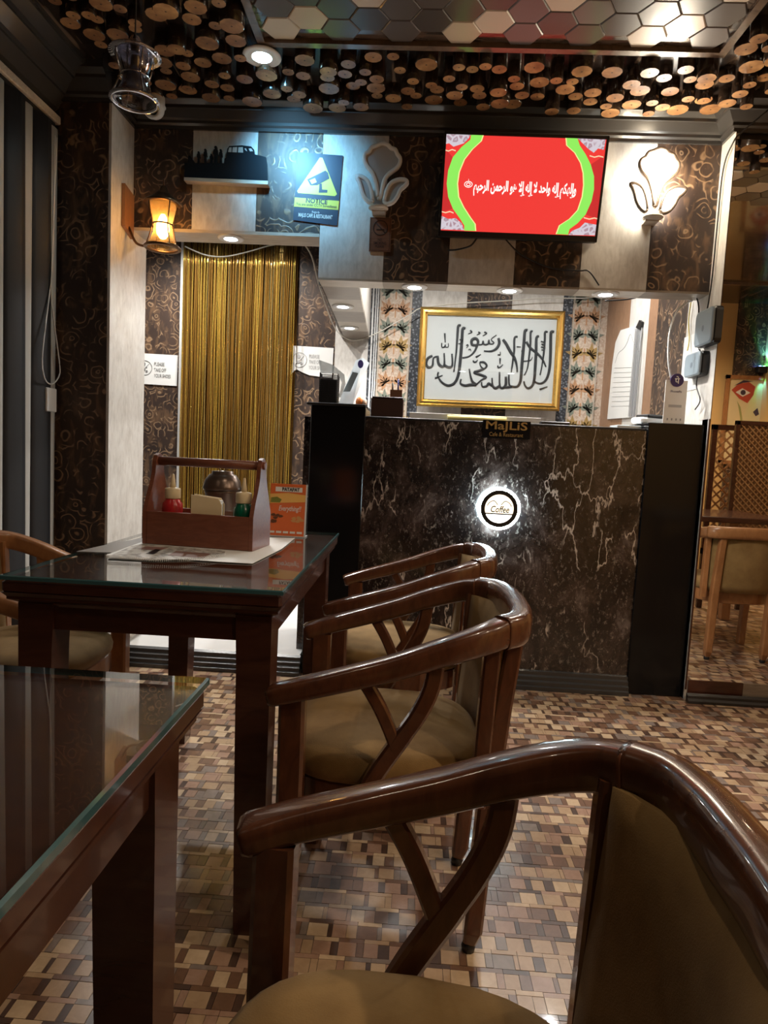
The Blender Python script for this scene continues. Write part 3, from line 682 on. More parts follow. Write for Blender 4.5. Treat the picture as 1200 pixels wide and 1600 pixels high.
# silhouette picture on a little ledge
sh = thing('silhouette_cutout', 'black cut-out silhouette of people beside an off-road car on the bulkhead', 'wall decoration', tuple(atY(353, 280, YF-.02)))
SIL = mat('black_acrylic_sheet', (.012,.016,.02), .2)
k8 = lambda x, y, Y=YF-.03: atY(280+x/8, 200+y/8, Y)
def slab(pts_, m_=SIL, nm='silhouette', d=.012): return MB().prism([k8(*p) for p in pts_], (0, d, 0)).build(nm, m_, sh)
slab([(65,435),(560,440),(1100,450),(1105,655),(65,615)], nm='ground_panel')
slab([(565,385),(585,370),(600,260),(625,225),(780,215),(900,230),(935,270),(945,330),(1020,345),(1085,365),(1100,450),(560,442)], nm='car_silhouette')
PW = mat('cutout_window', (.45,.44,.40), .5)
for q in ([(612,300),(625,245),(655,242),(652,302)], [(662,302),(670,242),(725,240),(720,305)], [(735,305),(740,242),(795,240),(800,308)], [(815,258),(835,255),(850,290),(835,285)], [(868,258),(900,255),(925,290),(885,292)]):
    MB().prism([k8(*p, YF-.0305) for p in q], (0, -.001, 0)).build('window_gap', PW, sh)
def person(x, top, w, base=440):
    h = base-top; r = h*.085
    pts_ = [(x-w*.30, base),(x-w*.28, base-h*.45),(x-w*.5, base-h*.55),(x-w*.42, base-h*.78),(x-w*.15, base-h*.84)]
    hd = [(x+r*math.sin(R_(a))*1.0, top+r-r*math.cos(R_(a))) for a in range(-150, 151, 30)]
    pts_ += hd+[(x+w*.15, base-h*.84),(x+w*.42, base-h*.78),(x+w*.5, base-h*.5),(x+w*.28, base-h*.45),(x+w*.30, base),(x+w*.06, base),(x, base-h*.4),(x-w*.06, base)]
    slab(pts_, nm='person_silhouette')
person(240, 290, 44); person(325, 258, 46); person(455, 222, 62); person(517, 262, 44); person(398, 320, 40)
slab([(105,440),(115,345),(135,345),(185,415),(200,440)], nm='tent_silhouette')
MB().prism([atY(287.5, 277, YF-.045), atY(418.5, 282.5, YF-.045), atY(418.5, 288, YF-.045), atY(287.5, 282, YF-.045)], (0, .044, 0)).build('ledge', W_OAK, sh)

# ------------------------------------------------------------------ gold string curtain in the doorway
gc = thing('string_curtain', 'shimmering gold ribbed string curtain filling the alcove doorway', 'curtain', (-1.3, YA-.05, .1))
GCU = mat('gold_foil_strings', (.85,.58,.12), .2, metal=.75); GCD = mat('amber_foil_strings', (.42,.23,.05), .22, metal=.7)
GCL = mat('pale_gold_strings', (.9,.72,.3), .12, metal=.9)
x0, x1 = -1.715, -.905; n = 74; rg_ = random.Random(4)
rows = {0: MB(), 1: MB(), 2: MB()}
bottoms = []
pitch = (x1-x0)/n
for i in range(n):
    x = x0+pitch*(i+.5); y = YA-.06+rg_.uniform(-.008, .008); zt = 2.56
    m_ = rg_.choice([0,0,1,1,1,2]); wdt = pitch*rg_.uniform(.62, 1.0)/2; d = .006
    P = []
    ph = rg_.uniform(0, 6)
    rings = []; tw0 = rg_.uniform(-.8, .8)
    for k in range(13):
        z = zt-(zt-.14)*k/12; xo = .002*math.sin(ph+k*1.1); yo = .004*math.sin(ph*2+k*.9)
        tw = tw0+.25*math.sin(ph+k*.5); cx_, sx_ = math.cos(tw), math.sin(tw)
        rings.append([(x+xo+a_*cx_-b_*sx_, y+yo+a_*sx_+b_*cx_, z) for a_, b_ in ((-wdt, 0), (0, -d), (wdt, 0), (0, d*.6))])
    mbx = MB().loft(rings, smooth=True); mbx.build('string', (GCU, GCD, GCL)[m_], gc)
MB().cyl((x0-.02, YA-.06, 2.575), (x1+.02, YA-.06, 2.575), .012, 8).build('curtain_rod', GLD, gc)
MB().box((x0-.01, YA-.005, .09), (x1+.01, YA-.001, 2.57)).build('backing_film', mat('bronze_film', (.20,.12,.035), .12, metal=.8), gc)
MB().box((x0-.03, YA-.03, .09), (x0-.012, YA-.001, 2.57)).build('door_jamb', WHITE, gc)
# shoe posters
for side, q, lb in ((0, [(216, 551.5), (278, 555.5), (214, 599.5), (276.5, 603)], 'white take off your shoes sign left of the gold curtain'), (1, [(457, 540), (521, 544), (455, 586), (519, 590)], 'torn white take off your shoes sign right of the gold curtain')):
    c, e1, e2, W_, H_ = quad_frame(*quadlab(q, YA-.006))
    po = thing('shoe_sign', lb, 'sign', tuple(c), 0, 'take off your shoes signs')
    if side: P = [loc_(0,.98), loc_(.07,.85), loc_(.14,.8), loc_(.2,.84), loc_(.3,.9), loc_(.45,.97), loc_(.75,1.0), loc_(1,1), loc_(1,0), loc_(0,0)]
    else: P = [loc_(0,1), loc_(1,1), loc_(1,0), loc_(0,0)]
    MB().prism(P, (0,-.002,0)).build('sheet', PAPER, po)
    INK = mat('faded_ink', (.16,.16,.16), .6) if not side else mat('paler_ink', (.4,.4,.4), .6)
    cc_ = loc_(.19, .47, .004); rr = .052
    mb = MB().sweep([cc_+e1*rr*math.cos(R_(a))+e2*rr*math.sin(R_(a)) for a in range(0, 361, 15)], (.005, .001), ref=(0,1,0), n=4)
    mb.sweep([cc_+e1*.03+e2*.03, cc_-e1*.03-e2*.035], (.005, .001), ref=(0,1,0), n=4)
    for dx, dz, a_, b_ in ((-.008,.026,.012,.016),(-.008,-.014,.014,.011),(.014,-.024,.008,.009),(.012,.004,.005,.006)):
        mb.poly([cc_+e1*(dx+a_*math.cos(R_(a)))+e2*(dz+b_*math.sin(R_(a)))+Vector((0,-.001,0)) for a in range(0, 360, 30)])
    mb.build('symbol', INK, po)
    for v_, s_ in ((.33, 'PLEASE'), (.52, 'TAKE OFF'), (.71, 'YOUR SHOES')):
        text('lettering', s_, INK, po, loc_(.42, v_, .0035), e1, e2, .036, {6: .075, 8: .09, 10: .125}[len(s_)], align='LEFT', bold=.01)

# ------------------------------------------------------------------ framed calligraphy
YG = YA-.07
c, e1, e2, W_, H_ = quad_frame(*quadlab([(660, 479.5), (884, 488), (648, 635), (871, 642)], YG))
cf = thing('calligraphy_frame', 'large black Arabic calligraphy on pale board in a gold frame behind the counter', 'picture', tuple(c))
def L4(u, v, d=0): return c+e1*(u*W_/2)+e2*(v*H_/2)-Vector((0, d, 0))
def frame_parts(cn, e1_, e2_, W2, H2, wd, prof, m_, parent, nm='frame'):
    nv = e1_.cross(e2_)
    mb = MB(); rings = []
    for (inx, dep) in prof:
        h, v = W2/2-inx, H2/2-inx
        rings.append([cn+e1_*sx*h+e2_*sy*v+nv*dep for sx, sy in ((-1,-1),(1,-1),(1,1),(-1,1))])
    mb.loft(rings+[rings[0]], caps=False); return mb.build(nm, m_, parent)
frame_parts(c, e1, e2, W_, H_, .05, [(0, 0), (0, .022), (.012, .034), (.02, .026), (.035, .03), (.045, .014), (.052, .014), (.052, 0)], GLD, cf)
MB().prism([L4(-.93,-.9,.004), L4(.93,-.9,.004), L4(.93,.9,.004), L4(-.93,.9,.004)], (0,.01,0)).build('board', mat('pale_grey_board', (.52,.53,.53), .45), cf)
MB().prism([L4(-.93,-.9,.010), L4(.93,-.9,.010), L4(.93,.9,.010), L4(-.93,.9,.010)], (0,-.001,0)).build('glass', panes('picture_glass', (.98,.99,.99)), cf)
K4 = lambda x, y: atY(645+x/4.898, 470+y/4.898, YG-.007)
strokes = [
 ([(1082,238),(1062,236),(1056,262),(1054,400),(1046,520),(1022,600),(980,632),(940,622),(925,600)], 21),
 ([(1032,240),(1012,240),(1010,300),(1002,400),(988,500),(974,568)], 16), ([(868,312),(900,360),(960,410),(1000,460),(1018,505)], 18),
 ([(966,272),(946,286),(943,400),(937,500),(930,600),(912,652),(880,668),(858,645),(850,615)], 21), ([(918,235),(902,240),(900,330),(890,430),(876,520),(853,570)], 15),
 ([(878,225),(858,232),(850,330),(838,450),(830,560),(822,620),(800,655),(762,655),(738,640),(735,565)], 22),
 ([(802,275),(778,285),(776,380),(766,460),(757,520),(754,545)], 15), ([(690,296),(712,325),(745,385),(780,440),(796,500),(799,545)], 22),
 ([(712,580),(712,640),(690,665),(666,650),(664,545)], 20), ([(664,650),(635,668),(612,650),(606,590)], 20), ([(606,650),(580,632),(565,652),(532,655),(526,620)], 18), ([(760,655),(720,662),(690,665)], 18),
 ([(512,470),(545,470),(566,497),(545,520),(520,500),(512,470)], 15), ([(545,520),(505,535),(470,548),(520,566),(562,585),(525,605),(488,640)], 19), ([(490,642),(452,610),(432,520)], 19), ([(488,645),(440,642),(400,648),(365,632),(370,598)], 20),
 ([(490,340),(455,335),(452,300),(480,288),(500,310),(490,350),(468,392),(430,425),(380,436)], 20), ([(500,335),(530,333),(538,308),(545,333),(575,330),(582,300),(590,330),(622,322),(600,295),(640,262)], 12),
 ([(655,285),(662,325),(640,365),(600,385),(545,384)], 20), ([(368,190),(348,192),(342,260),(332,400),(314,545)], 18),
 ([(402,212),(382,214),(376,300),(364,450),(350,560),(322,625),(272,648),(222,622),(192,575),(196,545)], 22), ([(170,592),(228,570)], 12),
 ([(150,420),(115,440),(102,480),(118,508),(150,498),(158,440),(185,425)], 20), ([(190,420),(198,480),(228,505),(242,480),(240,400)], 20), ([(242,490),(270,508),(302,495),(300,405)], 20),
 ([(245,248),(248,318)], 12), ([(222,322),(224,355),(246,350),(248,335),(250,352),(272,352),(272,325)], 9), ([(438,225),(452,240),(425,252)], 10), ([(500,238),(515,246),(490,262)], 9), ([(548,238),(565,250),(535,268)], 10),
 ([(358,298),(378,300),(372,325),(350,328)], 10), ([(410,345),(418,335),(424,345),(410,360)], 7), ([(425,375),(440,370),(446,385)], 7), ([(462,455),(470,470),(490,462),(495,450)], 11), ([(482,432),(520,410)], 12),
 ([(668,438),(668,482)], 12), ([(650,495),(655,510),(672,505),(690,488)], 10), ([(650,412),(668,412),(670,390)], 9), ([(795,352),(826,352)], 9),
 ([(980,310),(1010,318)], 9), ([(985,330),(1015,345)], 11), ([(982,352),(1015,362)], 11), ([(985,375),(1005,378)], 8), ([(970,678),(1030,656)], 11), ([(845,462),(900,455),(915,430)], 8), ([(880,350),(905,330)], 9), ([(830,385),(856,380)], 9)]
mb = MB()
for pts_, wd in strokes:
    P = smooth_path([K4(*p) for p in pts_], 4); wv = wd/4.898*YA/1040
    sz = [(wv*(.55+.45*math.sin(math.pi*min(1, (i+1.0)/len(P)*1.0+.15)))+.001, .004) for i in range(len(P))]
    mb.sweep(P, sz, ref=(0,1,0), n=8, sq=3)
mb.build('calligraphy', mat('calligraphy_ink', (.012,.014,.018), .5), cf)

# ------------------------------------------------------------------ cables strung over the wall
PC = mat('pale_cable', (.6,.58,.52), .5)
tag(tube('swag_cable', [atY(x, y, 4.78) for x, y in ((289,385),(320,398),(350,401),(385,394),(420,384),(445,380))], .0045, PC), 'thin pale cable sagging across the top of the gold curtain', 'cable')
tag(tube('drooping_cable', [atY(470, 376, 3.36), atY(487, 400, 3.4), atY(500, 450, 3.6), atY(522, 510, 4.3), atY(541, 529, 4.7), atY(560, 531, 4.75), atY(590, 520, 4.8), atY(640, 492, 4.8), atY(660, 481, 4.8), atY(720, 474, 4.83), atY(790, 470, 4.83), atY(850, 466, 4.83), atY(910, 466, 4.83), atY(938, 462, 4.83)], .004, PC), 'long pale cable running from the lintel past the soffit to the calligraphy frame', 'cable')
tag(tube('niche_cable', [atY(945, 470, 3.4), atY(985, 467, 3.36), atY(1030, 455, 3.34), atY(1060, 447, 3.33), atY(1078, 448, 3.3), atY(1090, 470, 3.28), atX(1092, 492, XC-.02)], .0035, BLK), 'black cable crossing under the bulkhead towards the upper router', 'cable')
tag(tube('corner_cable', [atY(1200, 172, 3.0), atY(1160, 206, 3.04), atY(1146, 222, 3.06), atX(1130, 265, XC-.012), atX(1120, 360, XC-.012), atX(1112, 440, XC-.012), atX(1104, 490, XC-.012)], .0035, BLK), 'dark cable hanging from the ceiling corner along the pale return strip', 'cable')

# ------------------------------------------------------------------ things on the counter
def mesh_cup():
    p0 = atY(501, 583, YC+.18); p1 = atY(527, 622, YC+.18)
    xc = (p0.x+p1.x)/2; r = (p1.x-p0.x)/2; z0, z1 = 1.297, p0.z
    o = thing('pen_holder', 'black wire mesh pen holder on the left counter pillar', 'pen holder', (xc, YC+.2, z0)); mb = MB()
    for i in range(14):
        for (a, b) in (((xc-r+2*r*i/13, YC+.2-r), (xc-r+2*r*i/13, YC+.2-r)), ((xc-r+2*r*i/13, YC+.2+r), (xc-r+2*r*i/13, YC+.2+r)), ((xc-r, YC+.2-r+2*r*i/13),)*2, ((xc+r, YC+.2-r+2*r*i/13),)*2):
            mb.box((a[0]-.001, a[1]-.001, z0), (a[0]+.001, a[1]+.001, z1))
    for k in range(18):
        z = z0+(z1-z0)*k/17
        for q in (((xc-r, YC+.2-r), (xc+r, YC+.2-r)), ((xc-r, YC+.2+r), (xc+r, YC+.2+r)), ((xc-r, YC+.2-r), (xc-r, YC+.2+r)), ((xc+r, YC+.2-r), (xc+r, YC+.2+r))):
            (a, b), (d, e) = q; mb.box((a-.001, b-.001, z-.001), (d+.001, e+.001, z+.001))
    mb.build('wire_mesh', BLK, o); MB().box((xc-r, YC+.2-r, z0), (xc+r, YC+.2+r, z0+.004)).build('base', BLK, o)
    MB().box((xc-r+.004, YC+.2-r+.004, z0+.004), (xc+r-.004, YC+.2+r-.004, z1-.03)).build('liner', DARK, o)
mesh_cup()
# leaning code stand (the code itself is left out)
Q = [atY(565, 562, YC+.22), atY(577, 566, YC+.22), atY(530, 621, YC+.14), atY(549, 621, YC+.14)]
st = thing('payment_stand', 'tilted clear acrylic payment card stand beside the mesh pen holder', 'stand', tuple((Q[2]+Q[3])/2))
ACR = mat('frosted_acrylic', (.62,.68,.72), .15, coat=.3)
P = [atY(528, 621, YC+.15), atY(551, 622, YC+.15), atY(577, 567, YC+.2), atY(567, 559, YC+.2), atY(556, 563, YC+.2)]
P[0].z = P[1].z = 1.298
MB().prism(P, (0, .006, 0)).build('card', ACR, st)
MB().prism([atY(x, y, YC+.148) for x, y in ((536,612),(547,612),(560,583),(551,581))], (0, -.001, 0)).build('printed_panel', mat('grey_blue_print', (.3,.38,.42), .3), st)
cc_ = atY(563.5, 569, YC+.185)
MB().poly([cc_+Vector((.014*math.cos(R_(a)), -.004, .02*math.sin(R_(a)))) for a in range(0, 360, 24)]).build('round_logo', mat('indigo_print', (.05,.04,.16), .4), st)
pl = [atY(x, y, YC+.13) for x, y in ((501, 583), (498, 562), (520, 570), (538, 585), (540, 600), (533, 621), (529, 621), (534, 598), (528, 583))]
bag = thing('clear_plastic_cover', 'crumpled translucent plastic sleeve leaning between pen holder and payment stand', 'plastic sleeve', (pl[5].x, YC+.13, 1.297))
MB().prism(pl[:1]+pl[1:], (0, .003, 0)).build('sleeve', mat('translucent_plastic', (.7,.75,.76), .2, alpha=.6), bag)
pot = thing('orange_trinket', 'small orange and white trinket on the left counter pillar', 'trinket', tuple(atY(563, 621, YC+.12)[:2])+(1.297,))
MB().lathe([(.012, 0), (.02, .004), (.022, .02), (.018, .035), (.01, .042)], (0,0,0), 14).build('body', mat('orange_glaze', (.75,.22,.05), .4), pot, world=False)
MB().lathe([(.009, 0), (.014, .008), (.012, .03), (.004, .036)], (.02, -.006, 0), 12).build('side_body', mat('peach_glaze', (.85,.6,.45), .4), pot, world=False)
p0, p1 = atY(580, 621, YC+.06), atY(630, 643, YC+.06)
br_ = thing('brown_box', 'low brown wooden box at the left end of the marble counter top', 'box', ((p0.x+p1.x)/2, YC+.1, 1.247))
MB().bbox((p0.x, YC+.06, 1.247), (p1.x, YC+.16, p0.z), .003).build('body', mat('brown_box_paint', (.05,.022,.018), .4), br_)
MB().bbox((p0.x+.004, YC+.058, p0.z), (p1.x-.004, YC+.162, p0.z+.006), .002).build('lid', mat('brown_lid', (.03,.014,.012), .35), br_)
a, b = atY(610, 609, YC+.1), atY(628, 622, YC+.1); zt_ = a.z; zb = p0.z+.006
cu = thing('pen_cup', 'small wooden pen cup standing on the low brown box', 'pen cup', ((a.x+b.x)/2, YC+.11, zb))
mb = MB().box((a.x, YC+.085, zb), (b.x, YC+.09, zt_)).box((a.x, YC+.13, zb), (b.x, YC+.135, zt_)).box((a.x, YC+.09, zb), (a.x+.005, YC+.13, zt_)).box((b.x-.005, YC+.09, zb), (b.x, YC+.13, zt_)).box((a.x, YC+.085, zb), (b.x, YC+.135, zb+.004))
mb.build('cup', PLQ, cu)
for dx, hh, m_, lb in ((.012, .035, BLK, 'short black pen in the wooden pen cup'), (.038, .052, mat('navy_pen', (.02,.02,.12), .3), 'taller navy blue pen in the wooden pen cup')):
    pn = tag(MB().cyl((a.x+dx, YC+.11, zb+.005), (a.x+dx-.003, YC+.105, zt_+hh), .004, 8).build('pen', m_), lb, 'pen', 'pens in the wooden cup')
# papers on the counter top
def flatbox(name, label, cat, pxs, Y0, dy, z0, m_, grp=None):
    a, b = atY(*pxs[0], Y0), atY(*pxs[1], Y0)
    return tag(MB().bbox((a.x, Y0, z0), (b.x, Y0+dy, max(a.z, z0+.003)), .0008).build(name, m_), label, cat, grp)
flatbox('paper_stack', 'low stack of white papers on the marble counter top', 'papers', ((640, 644), (845, 655)), YC+.12, .18, 1.247, PAPER)
a, b = atY(700, 643, YC+.09), atY(792, 648, YC+.09)
tag(MB().cyl((a.x, YC+.1, 1.247+.014), (b.x, YC+.1, 1.247+.014), .0125, 12).build('yellow_roll', mat('yellow_roll_paper', (.72,.6,.22), .4)), 'pale yellow rolled paper lying along the counter top', 'paper roll')
a, b = atY(845, 650, YC+.07), atY(890, 656, YC+.07)
tag(MB().bbox((a.x, YC+.05, 1.247), (b.x, YC+.1, 1.262), .003).build('phone', BLK), 'black flat gadget lying on the right half of the counter top', 'gadget')
a, b = atY(980, 655, YC+.1), atY(1007, 663, YC+.1)
tag(MB().bbox((a.x-.05, YC+.08, 1.247), (1.055, YC+.2, 1.262), .002).build('acrylic_tray', ACR), 'flat clear tray at the right end of the marble counter top', 'tray')
# card reader and display stand on the right pillar
cr = thing('card_reader', 'white and black card reader lying on the right counter pillar', 'card reader', (1.1, YC+.15, 1.275))
Tm = Matrix.Translation((1.11, YC+.16, 1.275)) @ Matrix.Rotation(R_(25), 4, 'Z')
MB().bbox((-.075, -.04, 0), (.075, .04, .03), .008, T=Tm).build('body', WHITE, cr)
MB().bbox((-.04, -.042, .03), (.075, .042, .045), .004, T=Tm).build('black_top', BLK, cr)
c, e1, e2, W_, H_ = quad_frame(*quadlab([(1037, 594), (1070, 596), (1040, 650), (1075, 652)], YC+.04))
b0 = 1.275
qs = thing('payment_sign', 'white payment sign with round purple emblem on the right counter pillar', 'sign', (c.x, YC+.04, b0))
zz = c.z; h_ = (atY(1055, 594, YC+.04).z-b0)
def loc_(u, v, d=0): return Vector((c.x+(u-.5)*W_+ (v-1)*-.0, YC+.04-d+.0*v, b0+(1-v)*h_))
MB().prism([loc_(0,1), loc_(1,1), loc_(1,0), loc_(0,0)], (0,.004,0)).build('card', mat('sign_white', (.8,.8,.8), .3), qs)
PUR = mat('purple_emblem', (.04,.025,.14), .3)
cc_ = loc_(.5, .0, .002); rr = .03
MB().prism([cc_+Vector((rr*math.cos(R_(a)), 0, rr*math.sin(R_(a)))) for a in range(0, 360, 15)], (0, .006, 0)).build('emblem', PUR, qs)
text('emblem_letter', '\u092A\u0947', WHITE, qs, cc_+Vector((0, -.0005, -.004)), ex, ez, .036, None, bold=.02)
text('lettering', 'PhonePe', PUR, qs, loc_(.5, .26, .001), ex, ez, .014, .05)
MB().poly([loc_(.2,.62,.001), loc_(.8,.62,.001), loc_(.8,.56,.001), loc_(.2,.56,.001)]).build('printed_bar', mat('grey_print', (.45,.45,.47), .4), qs)
for u in (.2, .4, .6, .8): MB().poly([loc_(u-.03,.92,.001), loc_(u+.03,.92,.001), loc_(u+.03,.87,.001), loc_(u-.03,.87,.001)]).build('small_mark', mat('grey_mark', (.3,.3,.32), .4), qs)
MB().bbox((c.x-.03, YC+.044, b0), (c.x+.03, YC+.09, b0+.006), .001).build('foot', ACR, qs)
tag(tube('white_cable', [atY(1048, 590, YC+.09), atY(1044, 560, YC+.09), atY(1046, 520, YC+.1), atY(1056, 490, YC+.12), atY(1070, 475, YC+.14), atX(1082, 470, XC-.02)], .004, WHITE), 'white looping cable above the purple emblem payment sign', 'cable')

# calendar on the niche wall
XN = XC-.004
cl_ = thing('wall_calendar', 'white sheet wall calendar with dotted arch hanging in the counter niche', 'calendar', tuple(atX(975, 600, XN)))
CP = [(971,516),(1001,507),(1004,512),(990,652),(950,655),(958,570),(963,535)]
MB().prism([atX(*p, XN) for p in CP], (-.006, 0, 0)).build('sheet', PAPER, cl_)
LN = mat('grey_line_print', (.33,.33,.35), .6)
mb = MB()
mb.sweep(smooth_path([atX(*p, XN-.007) for p in ((961,567),(966,552),(974,545),(980,535),(985,522),(990,535),(996,545),(1000,552))], 4), (.004, .001), ref=(1,0,0), n=4)
for k in range(9):
    y_ = 575+k*7.5; mb.sweep([atX(960-k*.6, y_, XN-.007), atX(988-k*.5, y_-1, XN-.007)], (.002, .001), ref=(1,0,0), n=4)
mb.build('print', LN, cl_)
for k in range(5): MB().prism([atX(1002-k*2.4, 513, XN-.008-.001*k), atX(1003-k*2.4, 513, XN-.008-.001*k), atX(992-k*2.4, 651, XN-.008-.001*k), atX(991-k*2.4, 651, XN-.008-.001*k)], (-.001, 0, 0)).build('page_edge', LN, cl_)
MB().prism([atX(*p, XN) for p in ((996,512),(1002,500),(1006,503),(1003,516))], (-.012, 0, 0)).build('clip', BLK, cl_)
tag(MB().box((XC-.003, 3.24, 1.45), (XC-.0005, 3.44, 1.72)).build('note_sheet', PAPER), 'white paper taped to the niche wall below the routers', 'paper')
# routers
for k, (q, lb) in enumerate((([(1089,484),(1115,482),(1110,540),(1083,546)], 'upper pale grey router on the niche wall, the larger of two'), ([(1072,550),(1094,545),(1091,590),(1067,597)], 'lower pale grey router on the niche wall, the smaller of two'))):
    P = [atX(*p, XC-.045) for p in q]; cen = sum(P, Vector())/4
    ro = thing('router', lb, 'router', (XC-.02, cen.y, cen.z), 0, 'routers on the niche wall')
    y0_, y1_ = min(p.y for p in P), max(p.y for p in P); z0_, z1_ = min(p.z for p in P)+.015, max(p.z for p in P)-.015
    def rr_(i, x, cr_=.02):
        out = []
        for sy, sz, a0_ in ((1,1,0), (-1,1,90), (-1,-1,180), (1,-1,270)):
            for a in (0, 30, 60, 90):
                out.append((x, (y0_+y1_)/2+sy*((y1_-y0_)/2-i-cr_)+cr_*math.cos(R_(a0_+a)), (z0_+z1_)/2+sz*((z1_-z0_)/2-i-cr_)+cr_*math.sin(R_(a0_+a))))
        return out
    MB().loft([rr_(0, XC-.001), rr_(0, XC-.03), rr_(.004, XC-.036)]).build('case', BLK, ro)
    MB().loft([rr_(.002, XC-.036), rr_(.002, XC-.043), rr_(.008, XC-.047)]).build('cover', mat('router_grey', (.22,.27,.31), .3), ro)
    MB().poly([(XC-.0475, cen.y+.012*math.cos(R_(a)), cen.z+.014*math.sin(R_(a))) for a in range(0, 360, 30)]).build('emblem', mat('router_emblem', (.12,.15,.18), .3), ro)
tag(tube('router_cable', [atX(1092, 545, XC-.03), atX(1096, 560, XC-.03), atX(1088, 600, XC-.02), atX(1094, 625, XC-.02), atX(1086, 640, XC-.02)], .003, BLK), 'thin black cable dangling below the two routers', 'cable')
tag(tube('router_cable', [atX(1080, 470, XC-.01), atX(1076, 500, XC-.01), atX(1077, 530, XC-.01), atX(1074, 548, XC-.02)], .003, mat('yellow_cable', (.7,.55,.15), .5)), 'thin yellow cable running down between the two routers', 'cable')

# ------------------------------------------------------------------ lanterns
def lantern(o, lit):
    met = BRONZE if lit else CHROME
    MB().lathe([(.004,.0), (.012,-.004), (.02,-.022), (.045,-.042), (.078,-.062), (.080,-.067), (.055,-.066), (.01,-.06)], (0,0,0), 28).build('cap', met, o, world=False)
    MB().lathe([(.052,-.066), (.054,-.08), (.045,-.11), (.037,-.14), (.040,-.17), (.052,-.20), (.066,-.222), (.064,-.222), (.050,-.198), (.038,-.17), (.035,-.14), (.043,-.11), (.052,-.08), (.050,-.066)], (0,0,0), 28, caps=False).build('glass_chimney', LGL if lit else SMOKE, o, world=False)
    MB().sweep([(.070*math.cos(R_(a)), .070*math.sin(R_(a)), -.224) for a in range(0, 361, 12)], (.014, .012), n=8).build('base_ring', met, o, world=False)
    MB().sweep([(.043*math.cos(R_(a)), .043*math.sin(R_(a)), -.142) for a in range(0, 361, 12)], (.005, .006), n=6).build('waist_ring', met, o, world=False)
    for k in range(4):
        a = R_(45+90*k); pr = [(.062,-.066), (.056,-.1), (.046,-.142), (.055,-.18), (.072,-.224)]
        MB().sweep(smooth_path([(r*math.cos(a), r*math.sin(a), z) for r, z in pr], 4), (.005, .005), n=6).build('cage_bar', met, o, world=False)
    if lit: o.scale = (1.06, 1.06, 1.2)
    else: o.scale = (.87, .87, .76)
    MB().lathe([(.012,-.07), (.014,-.10), (.01,-.104)], (0,0,0), 14).build('socket', BRONZE, o, world=False)
    MB().lathe([(.008,-.104), (.014,-.112), (.024,-.135), (.027,-.155), (.024,-.175), (.012,-.19), (.003,-.193)], (0,0,0), 20).build('bulb', EMW('warm_filament_glass', (1,.60,.20), 18) if lit else mat('clear_bulb', (.5,.5,.55), .05, coat=.5), o, world=False)
LGL = panes('amber_lamp_glass', (1,.9,.72))
_n = LGL.node_tree; _o = [q for q in _n.nodes if q.type == 'OUTPUT_MATERIAL'][0]; _s = _o.inputs[0].links[0].from_socket
_t = _n.nodes.new('ShaderNodeBsdfTranslucent'); _t.inputs[0].default_value = (1,.7,.38,1); _m = _n.nodes.new('ShaderNodeMixShader'); _m.inputs[0].default_value = .13
_n.links.new(_s, _m.inputs[1]); _n.links.new(_t.outputs[0], _m.inputs[2]); _n.links.new(_m.outputs[0], _o.inputs[0]); SMOKE = panes('smoked_glass', (.55,.55,.6), ior=2.2)
sc = thing('wall_lantern', 'lit bronze lantern sconce glowing amber on the white pillar side', 'wall lamp', (-1.175, 3.03, 2.215))
lantern(sc, True)
MB().cyl((0,0,0), (0,0,.025), .004, 8).build('finial', BRONZE, sc, world=False)
light('POINT', (-1.175, 3.03, 2.03), 7, (1,.60,.26), .03)
def LU(p): return ((p[0]+1.175)/1.06, (p[1]-3.03)/1.06, (p[2]-2.215)/1.2)
MB().prism([LU(q) for q in ((XP+.002, 3.07, 2.235), (XP+.002, 3.17, 2.215), (XP+.002, 3.17, 2.02), (XP+.002, 3.07, 2.05))], (.015, 0, 0)).build('wall_plate', W_LIGHTCH, sc, world=False)
MB().sweep([Vector(LU(q)) for q in smooth_path([(XP+.015, 3.12, 2.06), (-1.32, 3.09, 1.98), (-1.24, 3.05, 1.955)], 5)], (.014, .01), n=8).build('arm', BRONZE, sc, world=False)
pe = thing('pendant_lantern', 'unlit smoked chrome lantern hanging from the ceiling on a thin rod', 'pendant lamp', (-.823, 1.9, 2.185))
lantern(pe, False); MB().cyl((0,0,0), (0,0,(ZC-2.185)/.76), .0025, 6).build('rod', BLK, pe, world=False); MB().lathe([(.035, (ZC-2.185)/.76), (.035, (ZC-2.185)/.76-.01), (.008, (ZC-2.185)/.76-.03)], (0,0,0), 18).build('ceiling_rose', BLK, pe, world=False)
# security camera under the ceiling
dc = thing('security_camera', 'small white dome security camera below the ceiling near the pillar', 'camera', (-1.235, 3.06, 2.575))
MB().lathe([(.045, .03), (.045, 0), (.05, -.01)], (0,0,0), 24).build('mount', WHITE, dc, world=False)
Tm = Matrix.Translation((.01, -.025, -.03)) @ Matrix.Rotation(R_(-60), 4, 'X')
MB().lathe([(.012, .035), (.036, .03), (.046, .0), (.042, -.03), (.026, -.035), (.026, -.02), (.01, -.02)], (0,0,0), 24, T=Tm).build('housing', WHITE, dc, world=False)
Tm2 = Tm @ Matrix.Rotation(R_(180), 4, 'X') @ Matrix.Translation((0, 0, .032))
MB().lathe([(.025, -.008), (.024, .0), (.012, .009), (.002, .012)], (0,0,0), 20, T=Tm2).build('lens', BLK, dc, world=False)

